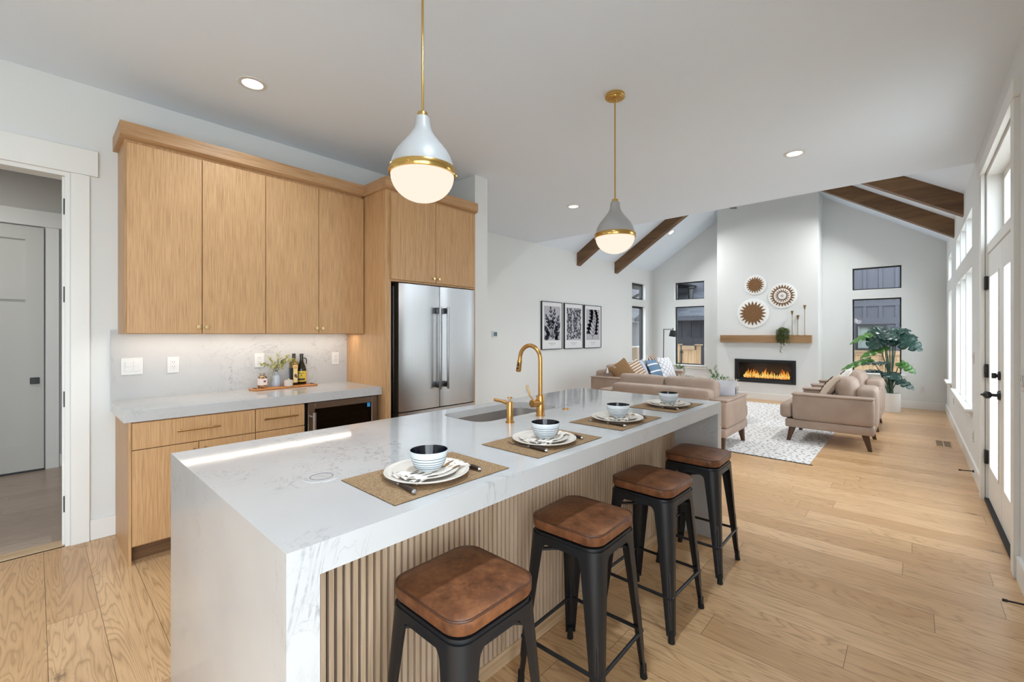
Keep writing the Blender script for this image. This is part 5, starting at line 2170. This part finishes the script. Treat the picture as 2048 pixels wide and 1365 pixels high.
light('fire_lamp', 'AREA', (-2.3, 10.55, .55), (R(90), 0, 0), 1.2, (1, .5, .2), .7, .12)

# mantel
tag(MB().box(-3.134, -1.462, 10.20, 10.352, 1.200, 1.356, .003, 1).build('mantel_shelf', M['mantel']), 'thick oak mantel shelf across the chimney breast', 'shelf')
for x, zt, lab in ((-1.787, 1.846, 'brass candle holder of middle height on the mantel'), (-1.689, 1.753, 'shortest brass candle holder on the mantel'), (-1.576, 1.951, 'tallest brass candle holder on the mantel')):
    o = thing('candle_holder', lab, 'candle holder', (x, 10.265, 1.356), 'brass candle holders')
    MB().lathe([(.001, .006), (.034, .005), (.036, .002), (.036, 0), (.001, 0)], (x, 10.265, 1.356), 24).build('base', M['antique'], o)
    MB().cyl((x, 10.265, 1.358), (x, 10.265, zt - .085), .0052, n=10).build('stem', M['antique'], o)
    MB().lathe([(.005, zt - .09), (.009, zt - .08), (.016, zt - .05), (.025, zt - .004), (.0265, zt), (.023, zt), (.012, zt - .045), (.001, zt - .05)], (x, 10.265, 0), 24).build('cup', M['antique'], o)

# trailing plant on the mantel
o = thing('trailing_plant', 'bushy trailing green plant hanging over the mantel shelf', 'plant', (-1.93, 10.262, 1.356))
MB().lathe([(.001, 0), (.045, 0), (.05, .004), (.055, .075), (.052, .078), (.045, .07), (.001, .065)], (-1.93, 10.262, 1.356), 24).build('plant_pot', M['pot'], o)
fol, stm = MB(), MB()
rnd = random.Random(21)
for k in range(46):
    a = rnd.uniform(0, 2 * math.pi)
    out = rnd.uniform(.05, .125)
    L = rnd.choice([.05, .09, .14, .19, .22, .24, .26]) if math.sin(a) < .35 else rnd.uniform(.02, .09)
    if k == 0:
        a, out, L = R(-115), .085, .46
    if k == 1:
        a, out, L = R(-80), .085, .30
    cx_, cy_ = -1.93, 10.262
    px = [Vector((cx_, cy_, 1.43))]
    top = 1.43 + rnd.uniform(.02, .075)
    ox, oy = cx_ + out * math.cos(a), max(min(cy_ + out * math.sin(a), 10.325), 10.06)
    if L > .10 and oy > 10.185:
        oy = 10.185 - rnd.uniform(0, .03)
    px.append(Vector(((cx_ + ox) / 2, (cy_ + oy) / 2, top)))
    px.append(Vector((ox, oy, top - .03)))
    nseg = max(2, int(L / .03))
    for i in range(1, nseg + 1):
        px.append(Vector((ox + rnd.uniform(-.006, .006), oy - .004, top - .03 - L * i / nseg)))
    stm.tube(px, .0016, 4)
    for a_, b_ in zip(px, px[1:]):
        n = max(1, int((b_ - a_).length / .013))
        for i in range(n):
            p_ = a_.lerp(b_, i / n)
            for q in range(2):
                d = Vector((rnd.uniform(-1, 1), rnd.uniform(-1, .3), rnd.uniform(-.7, .7)))
                leaf_quad(fol, p_, d, (rnd.uniform(-.4, .4), -.5, 1), .027, .018, .1)
fol.build('foliage', leafmat('ivy_leaf', (46, 62, 34), (112, 130, 72)), o, sharp=80)
stm.build('stems', M['stem'], o)

# woven wall baskets
M['coil'] = None
mm, nt, b = newmat('coiled_brown')
co = objco(nt)
ln = N(nt, 'ShaderNodeVectorMath', operation='LENGTH')
nt.links.new(co, ln.inputs[0])
w_ = math_(nt, 'FRACT', math_(nt, 'MULTIPLY', ln.outputs['Value'], 62))
nz = noise(nt, co, 42, 3, .7)
f = math_(nt, 'ADD', math_(nt, 'MULTIPLY', w_, .45), math_(nt, 'MULTIPLY', nz, .6))
nt.links.new(ramp(nt, f, [(.22, lin((48, 30, 16))), (.5, lin((112, 76, 42))), (.85, lin((176, 134, 88)))]), b.inputs['Base Color'])
b.inputs['Roughness'].default_value = .8
bump(nt, b, w_, .4, .003)
M['coil'] = mm
M['raffia'] = fabric('white_raffia', (244, 244, 242), .9, 120)


def basket(x, z, r, kind, label):
    o = thing('wall_basket', label, 'basket', (x, 10.35, z), 'woven wall baskets')
    TB = TR((0, -.002, 0), 90, 0, 0)
    dome = lambda q: .024 - .016 * (q / r) ** 2
    prof = [(.0005, dome(0))] + [(r * k / 10, dome(r * k / 10)) for k in range(1, 10)] + [(r * .985, .011), (r, .006), (r * .99, .0), (.0005, 0)]
    MB().lathe(prof, n=56, T=TB).build('woven_disc', M['raffia'], o, False)
    def ring(r0, r1, nm):
        n = 6
        pr = [(max(r0, .0005) + (r1 - max(r0, .0005)) * k / n, dome(r0 + (r1 - r0) * k / n) + .0022) for k in range(n + 1)]
        MB().lathe(pr, n=56, T=TB).build(nm, M['coil'], o, False)
    def rays(r0, r1, n, nm, wid=.9, ph=0):
        m = MB()
        for k in range(n):
            a = 2 * math.pi * (k + ph) / n
            da = math.pi / n * wid
            for rr0, rr1, d0, d1 in ((r0, (r0 + r1) / 2, da, da * .52), ((r0 + r1) / 2, r1, da * .52, .001)):
                bmq = [(rr0 * math.cos(a - d0), rr0 * math.sin(a - d0), dome(rr0) + .002), (rr1 * math.cos(a - d1), rr1 * math.sin(a - d1), dome(rr1) + .002),
                       (rr1 * math.cos(a + d1), rr1 * math.sin(a + d1), dome(rr1) + .002), (rr0 * math.cos(a + d0), rr0 * math.sin(a + d0), dome(rr0) + .002)]
                m.rings([[TB @ Vector(p_) for p_ in bmq], [TB @ (Vector(p_) + Vector((0, 0, .0008))) for p_ in bmq]])
        m.build(nm, M['coil'], o, False)
    if kind == 'solid':
        ring(0, r * .60, 'coil_centre')
        rays(r * .60, r * .86, 20, 'sun_points')
    else:
        ring(0, r * .03, 'coil_centre')
        rays(r * .04, r * .2, 12, 'inner_petals', .35)
        ring(r * .285, r * .335, 'inner_ring')
        rays(r * .335, r * .55, 18, 'inner_points', .8)
        ring(r * .59, r * .66, 'outer_ring')
        rays(r * .66, r * .90, 24, 'sun_points')
    return o


basket(-2.474, 2.424, .208, 'solid', 'smallest round woven basket with a brown sun on the chimney breast')
basket(-1.972, 2.165, .256, 'rings', 'white woven basket with two rings of brown sun points')
basket(-2.520, 1.820, .307, 'solid', 'largest round woven basket with a pale brown sun above the mantel')

# ------------------------------------------------------------------ monstera
PX, PY = -.275, 10.28
o = thing('potted_monstera', 'tall monstera plant in a white cylinder pot by the window', 'plant', (PX, PY, 0))
MB().lathe([(.001, 0), (.112, 0), (.116, .004), (.120, .325), (.119, .332), (.112, .332), (.110, .29), (.001, .285)], (PX, PY, 0), 40).build('plant_pot', M['pot'], o)
MB().lathe([(.001, .296), (.1095, .293)], (PX, PY, 0), 24).build('soil', plain('dark_soil', (44, 34, 28), .9), o)
M['mleaf'] = leafmat('monstera_leaf', (24, 48, 42), (48, 82, 72), .26)
M['mleafg'] = leafmat('monstera_leaf_bright', (52, 92, 40), (92, 140, 62), .3)


def monstera_leaf(base, tip, up, W, mat, droop=.22, cup=.25):
    base, tip, up = Vector(base), Vector(tip), Vector(up)
    d = tip - base
    L = d.length
    d.normalize()
    s = d.cross(up).normalized()
    n = s.cross(d).normalized()
    m = MB()
    bm = m.bm
    rows = []
    NT, NW = 64, 5
    for i in range(NT + 1):
        t = i / NT
        w = W / 2 * (math.sin(math.pi * min(1, (t * .93 + .07)) ** .62) ** .75)
        ph = (t * 4.6 + .10) % 1
        k = 1.0
        if .12 < t < .93:
            if ph < .17:
                k = .46 + .22 * (abs(ph - .085) / .085) ** 2
            else:
                k = 1 - .10 * (abs(ph - .585) / .415) ** 2
        row = []
        for j in range(-NW, NW + 1):
            u = j / NW
            y = u * w * k
            ay = abs(y)
            x = L * (t * 1.0) + ay * (-.62 * (1 - t) ** 1.6 + .30 * t)
            z = -droop * L * (t ** 2) + droop * .4 * L * t - cup * ay * ay / (W / 2) + .018 * math.sin(ph * math.pi * 2) * .6 * (ay / (W / 2))
            row.append(bm.verts.new(base + d * x + s * y + n * z))
        rows.append(row)
    for a, b_ in zip(rows, rows[1:]):
        for j in range(2 * NW):
            bm.faces.new((a[j], b_[j], b_[j + 1], a[j + 1]))
    lf = m.build('leaf', M[mat], o, sharp=80)
    sol = lf.modifiers.new('thickness', 'SOLIDIFY')
    sol.thickness = .0015
    return lf


# base point, tip, up, width
LEAVES = [((-.31, 10.20, 1.46), (-.02, 10.18, 1.46), (-.1, -.5, 1), .28, 'mleaf'),
          ((-.52, 10.22, 1.42), (-.86, 10.02, 1.23), (-.3, -.6, .8), .20, 'mleafg'),
          ((-.40, 10.18, 1.42), (-.55, 10.00, 1.12), (-.1, -1, .35), .42, 'mleaf'),
          ((-.38, 10.25, 1.46), (-.64, 10.12, 1.33), (-.1, -.7, 1), .30, 'mleaf'),
          ((-.25, 10.16, 1.37), (.12, 10.00, 1.13), (.35, -.9, .55), .40, 'mleaf'),
          ((-.20, 10.28, 1.40), (.07, 10.25, 1.34), (.1, -.6, 1), .22, 'mleaf'),
          ((-.36, 10.15, 1.16), (-.71, 9.98, .98), (-.2, -.7, .8), .20, 'mleafg'),
          ((-.56, 10.16, .93), (-.98, 9.98, .76), (-.1, -.7, .9), .17, 'mleafg'),
          ((-.36, 10.10, .88), (-.66, 10.00, .87), (.0, -.35, 1), .18, 'mleaf'),
          ((-.16, 10.18, .88), (.04, 10.08, .72), (.3, -.8, .6), .18, 'mleafg'),
          ((-.30, 10.12, .70), (-.20, 9.88, .62), (.1, -.5, 1), .28, 'mleaf'),
          ((-.20, 10.14, .60), (.02, 10.00, .46), (.3, -.6, .8), .22, 'mleaf'),
          ((-.24, 10.22, 1.44), (-.16, 10.12, 1.40), (0, -.4, 1), .10, 'mleafg'),
          ((-.35, 10.13, 1.40), (-.22, 9.88, 1.30), (0, -.8, .8), .30, 'mleaf'),
          ((-.44, 10.26, .72), (-.66, 10.12, .74), (0, -.3, 1), .15, 'mleaf')]
sm = MB()
for k, (b0, t0, up, W, mt) in enumerate(LEAVES):
    b0 = Vector(b0)
    monstera_leaf(b0, t0, up, W, mt)
    r0 = Vector((PX - .015 + .03 * math.sin(k * 2.1), PY + .03 * math.cos(k * 1.7), .29))
    mid = r0.lerp(b0, .55) + Vector((.04 * math.sin(k * 1.3), .03, .06))
    pts = []
    for i in range(9):
        t = i / 8
        pts.append(r0 * (1 - t) ** 2 + mid * 2 * t * (1 - t) + b0 * t * t)
    sm.tube(pts, [.0115 - .0065 * i / 8 for i in range(9)], 7)
sm.build('stems', leafmat('monstera_stem', (52, 78, 62), (82, 112, 92)), o)

# ceiling fan, all but one blade tip above the flat ceiling's edge
o = thing('ceiling_fan', 'dark ceiling fan hung from the ridge with one blade tip peeking below the ceiling edge', 'fan', (-2.305, 8.05, 4.8))
MB().cyl((-2.305, 8.05, 3.78), (-2.305, 8.05, 4.82), .014, n=14).build('downrod', M['black'], o)
MB().lathe([(.001, .10), (.05, .10), (.09, .07), (.10, .0), (.085, -.03), (.001, -.035)], (-2.305, 8.05, 3.71), 28).build('motor', M['black'], o)
for k in range(5):
    a = R(102 + 72 * k)
    T = TR((-2.305, 8.05, 3.70), 0, 0, math.degrees(a)) @ TR((0, 0, 0), 8, 0, 0)
    m = MB().prism([(.08, -.04), (.2, -.055), (.68, -.062), (.71, -.04), (.71, .04), (.68, .062), (.2, .055), (.08, .04)], 'Z', -.004, .004, T)
    m.build('blade', M['black'], o)


# ------------------------------------------------------------------ outside the windows
M['siding'] = plain('blue_grey_siding', (58, 59, 67), .7)
M['siding2'] = plain('slate_siding', (50, 50, 56), .7)
M['patio'] = plain('patio_concrete', (186, 184, 178), .8)
M['soil'] = plain('garden_gravel', (150, 142, 130), .9)


def shingle_mat():
    m, nt, b = newmat('grey_shingles')
    co = objco(nt)
    br_ = N(nt, 'ShaderNodeTexBrick')
    br_.inputs['Scale'].default_value = 1
    br_.inputs['Brick Width'].default_value = .34
    br_.inputs['Row Height'].default_value = .14
    br_.inputs['Mortar Size'].default_value = .010
    br_.inputs['Color1'].default_value = lin((42, 46, 54))
    br_.inputs['Color2'].default_value = lin((72, 75, 82))
    br_.inputs['Mortar'].default_value = lin((26, 28, 34))
    nt.links.new(co, br_.inputs['Vector'])
    n = noise(nt, co, 60, 2)
    nt.links.new(mix(nt, .35, br_.outputs['Color'], ramp(nt, n, [(.3, lin((36, 40, 48))), (.7, lin((72, 75, 82)))])), b.inputs['Base Color'])
    b.inputs['Roughness'].default_value = .85
    return m


M['shingle'] = shingle_mat()
M['cedar'] = wood('cedar_fence', [(.3, lin((104, 80, 56))), (.5, lin((158, 130, 98))), (.7, lin((178, 152, 122)))], 'Z', 30, .7, cloud=1.0)
M['cedarx'] = wood('cedar_rail', [(.3, lin((96, 76, 56))), (.5, lin((142, 118, 92))), (.7, lin((160, 138, 112)))], 'X', 30, .7, cloud=1.0)
M['blind'] = plain('pale_blind', (112,124,119), .6)

gr = MB()
gr.box(-14, 12, YF + .2, 24, -.3, -.25)
gr.box(-14, -5.3, -8, YF + .2, -.3, -.25)
gr.box(.8, 12, -8, YF + .2, -.12, -.06)
st('ground', gr, M['patio'], 'pale paved ground outside the windows', 'ground')


def battened(mb, x0, x1, y, z0, z1, pitch, off, w=.07):
    mb.box(x0, x1, y, y + .1, z0, z1)
    x = x0 + off
    while x < x1:
        mb.box(x - w / 2, x + w / 2, y - .022, y, z0, z1)
        x += pitch


# house seen through the right-hand window
o = thing('neighbour_house', 'blue grey board and batten house outside the window behind the monstera', 'building', (0, 14.6, -.25))
m = MB()
battened(m, -2.4, 3.5, 14.6, 2.20, 5.2, .316, .530 + .944)
battened(m, -2.4, 3.5, 14.6, 1.80, 2.10, .316, .530 + .944)
m.box(-2.4, 3.5, 14.575, 14.7, 2.10, 2.20)
m.box(-2.4, 3.5, 14.575, 14.7, 1.64, 1.80)
battened(m, -2.4, -1.12, 14.6, -.25, 1.64, .316, .3)
battened(m, -.49, 3.5, 14.6, -.25, 1.64, .316, .2)
m.box(-1.12, -.49, 14.6, 14.7, -.25, .95)
m.build('siding_wall', M['siding'], o)
m = MB()
for q in ((-1.12, -1.055, .95, 1.64), (-.555, -.49, .95, 1.64), (-1.055, -.555, .95, 1.015), (-1.055, -.555, 1.575, 1.64), (-.815, -.795, 1.015, 1.575), (-1.055, -.555, 1.30, 1.315)):
    m.box(q[0], q[1], 14.58, 14.64, q[2], q[3])
f_ = m.build('window_frame', M['frameblack'], o)
MB().box(-1.055, -.555, 14.65, 14.66, 1.015, 1.575).build('blind', M['blind'], f_)

# house seen through the left-hand window: low roof in front of a taller wall
o = thing('neighbour_house', 'grey shingle roofed house outside the window beside the floor lamp', 'building', (-6, 14.1, -.25))
m = MB()
battened(m, -6.85, -3.2, 14.1, 1.27, 1.86, .30, .12)
m.box(-6.85, -3.2, 14.07, 14.2, 1.08, 1.27)
m.box(-6.85, -3.2, 14.1, 14.2, -.25, 1.08)
m.build('siding_wall', M['siding2'], o)
m = MB()
battened(m, -6.85, -3.2, 15.4, 2.6, 5.0, .45, .2)
m.build('upper_wall', M['siding'], o)
m = MB()
m.prism([(13.60, 1.885), (15.42, 2.80), (15.42, 2.85), (13.60, 1.935)], 'X', -6.85, -3.2)
me_o = m.build('roof', M['shingle'], o)
m = MB()
m.box(-6.85, -3.2, 13.50, 13.60, 1.80, 1.91)
m.box(-6.85, -3.2, 13.60, 14.1, 1.80, 1.84)
m.build('gutter', M['siding'], o)
m = MB()
m.cyl((-5.40, 14.6, 2.3), (-5.40, 14.6, 2.86), .085, n=18)
m.cyl((-5.40, 14.6, 2.90), (-5.40, 14.6, 2.93), .12, n=18)
for k in range(4):
    a = k * math.pi / 2
    m.cyl((-5.40 + .07 * math.cos(a), 14.6 + .07 * math.sin(a), 2.85), (-5.40 + .07 * math.cos(a), 14.6 + .07 * math.sin(a), 2.92), .008, n=6)
m.build('roof_vent', M['frameblack'], o)

# fence and gate
o = thing('cedar_gate', 'cedar wood gate with black latch outside the window by the lamp', 'gate', (-4.9, 12.8, -.25))
for x0, x1, lab in ((-5.34, -5.05, 'post'), (-4.57, -4.47, 'post')):
    MB().box(x0, x1, 12.78, 12.88, -.25, 1.06, .004, 1).build('post', M['cedar'], o)
    MB().box(x0 - .04, x1 + .04, 12.74, 12.92, 1.06, 1.09, .004, 1).build('post_cap', M['cedarx'], o)
m = MB()
x = -4.98
while x < -4.62:
    m.box(x, x + .086, 12.80, 12.825, -.15, .93)
    x += .0885
m.build('gate_boards', M['cedar'], o)
m = MB()
m.box(-4.98, -4.615, 12.77, 12.80, .93, 1.045)
m.box(-4.98, -4.615, 12.77, 12.80, .0, .10)
m.build('gate_rail', M['cedarx'], o)
m = MB()
m.box(-5.03, -4.95, 12.75, 12.77, .82, .90, .006, 1)
m.cyl((-4.99, 12.76, .86), (-4.99, 12.70, .86), .012, n=10)
m.box(-5.0, -4.98, 12.76, 12.77, .60, .80)
m.build('latch', M['frameblack'], o)


def fence(x0, x1, y, h, label, posts):
    o = thing('cedar_fence', label, 'fence', ((x0 + x1) / 2, y, -.25))
    m = MB()
    x = x0
    while x < x1 - .01:
        m.box(x, min(x + .128, x1), y + .02, y + .04, -.25, h - .10)
        x += .133
    m.build('fence_boards', M['cedar'], o)
    m = MB()
    m.box(x0, x1, y - .01, y + .06, h - .10, h)
    m.box(x0, x1, y - .01, y + .02, h - .30, h - .22)
    m.build('top_rail', M['cedarx'], o)
    for p_ in posts:
        q = MB().box(p_ - .035, p_ + .035, y - .03, y + .05, -.25, h + .05).build('post', M['cedar'], o)
        MB().box(p_ - .075, p_ + .075, y - .07, y + .09, h + .05, h + .075, .004, 1).build('post_cap', M['pot'], q)
    return o


fence(-4.36, -3.6, 12.9, .90, 'grey brown cedar fence to the right of the gate', [-4.30, -3.65])
fence(-2.2, 2.0, 13.0, 1.0, 'cedar fence below the blue grey house and its window', [-1.55, -.455, .6])
# side yard seen through the windows behind the long sofa
o = thing('neighbour_house', 'grey house with shingle eave outside the windows behind the long sofa', 'building', (-8.0, 15, -.25))
MB().box(-9.4, -9.0, 8, 22, -.25, 4.2).build('siding_wall', M['siding2'], o)
m = MB()
m.prism([(-8.4, 1.95), (-10.6, 3.1), (-10.6, 3.2), (-8.4, 2.04)], 'Y', 8, 22)
m.build('roof', M['shingle'], o)
m = MB().box(-8.46, -8.34, 8, 22, 1.86, 1.98)
m.build('gutter', M['siding'], o)
o = thing('porch_roof', 'dark timber porch roof outside the small window above the long sofa', 'roof', (-6.5, 13, 2.4))
m = MB()
m.box(-7.4, -5.5, 11.0, 17, 3.0, 3.06)
m.build('soffit', M['frameblack'], o)
m = MB()
for y in (11.3, 12.6, 13.9, 15.2):
    m.tube([(-7.3, y, 2.55), (-6.2, y, 3.0)], .05, 6)
m.box(-7.4, -7.3, 11.0, 17, 2.48, 2.62)
m.build('porch_beam', M['frameblack'], o)
o = thing('side_fence', 'weathered fence outside the tall window behind the long sofa', 'fence', (-7.0, 14, -.25))
m = MB()
y = 10
while y < 19:
    m.box(-7.02, -7.0, y, y + .13, -.25, .93)
    y += .135
m.build('fence_boards', M['cedar'], o)
MB().box(-7.06, -6.96, 10, 19, .93, .97).build('top_rail', M['pot'], o)
# patio seen through the french doors
o = thing('patio_wall', 'pale patio wall with dark bars outside the french doors', 'wall', (5.5, 9, 0), kind='structure')
m = MB()
m.box(5.5, 5.6, 4, 22, -.06, 2.2)
m.build('wall_face', M['pot'], o)
o = thing('patio_grill', 'dark barbecue grill on the patio outside the french doors', 'grill', (1.9, 12.6, -.06))
m = MB()
m.box(1.5, 2.3, 12.3, 12.9, .62, .98, .04, 3)
m.build('hood', M['black'], o)
MB().box(1.55, 2.25, 12.35, 12.85, -.06, .62).build('cart', M['steeld'], o)
MB().cyl((1.6, 12.26, .9), (2.2, 12.26, .9), .015, n=10).build('handle', M['steel'], o)
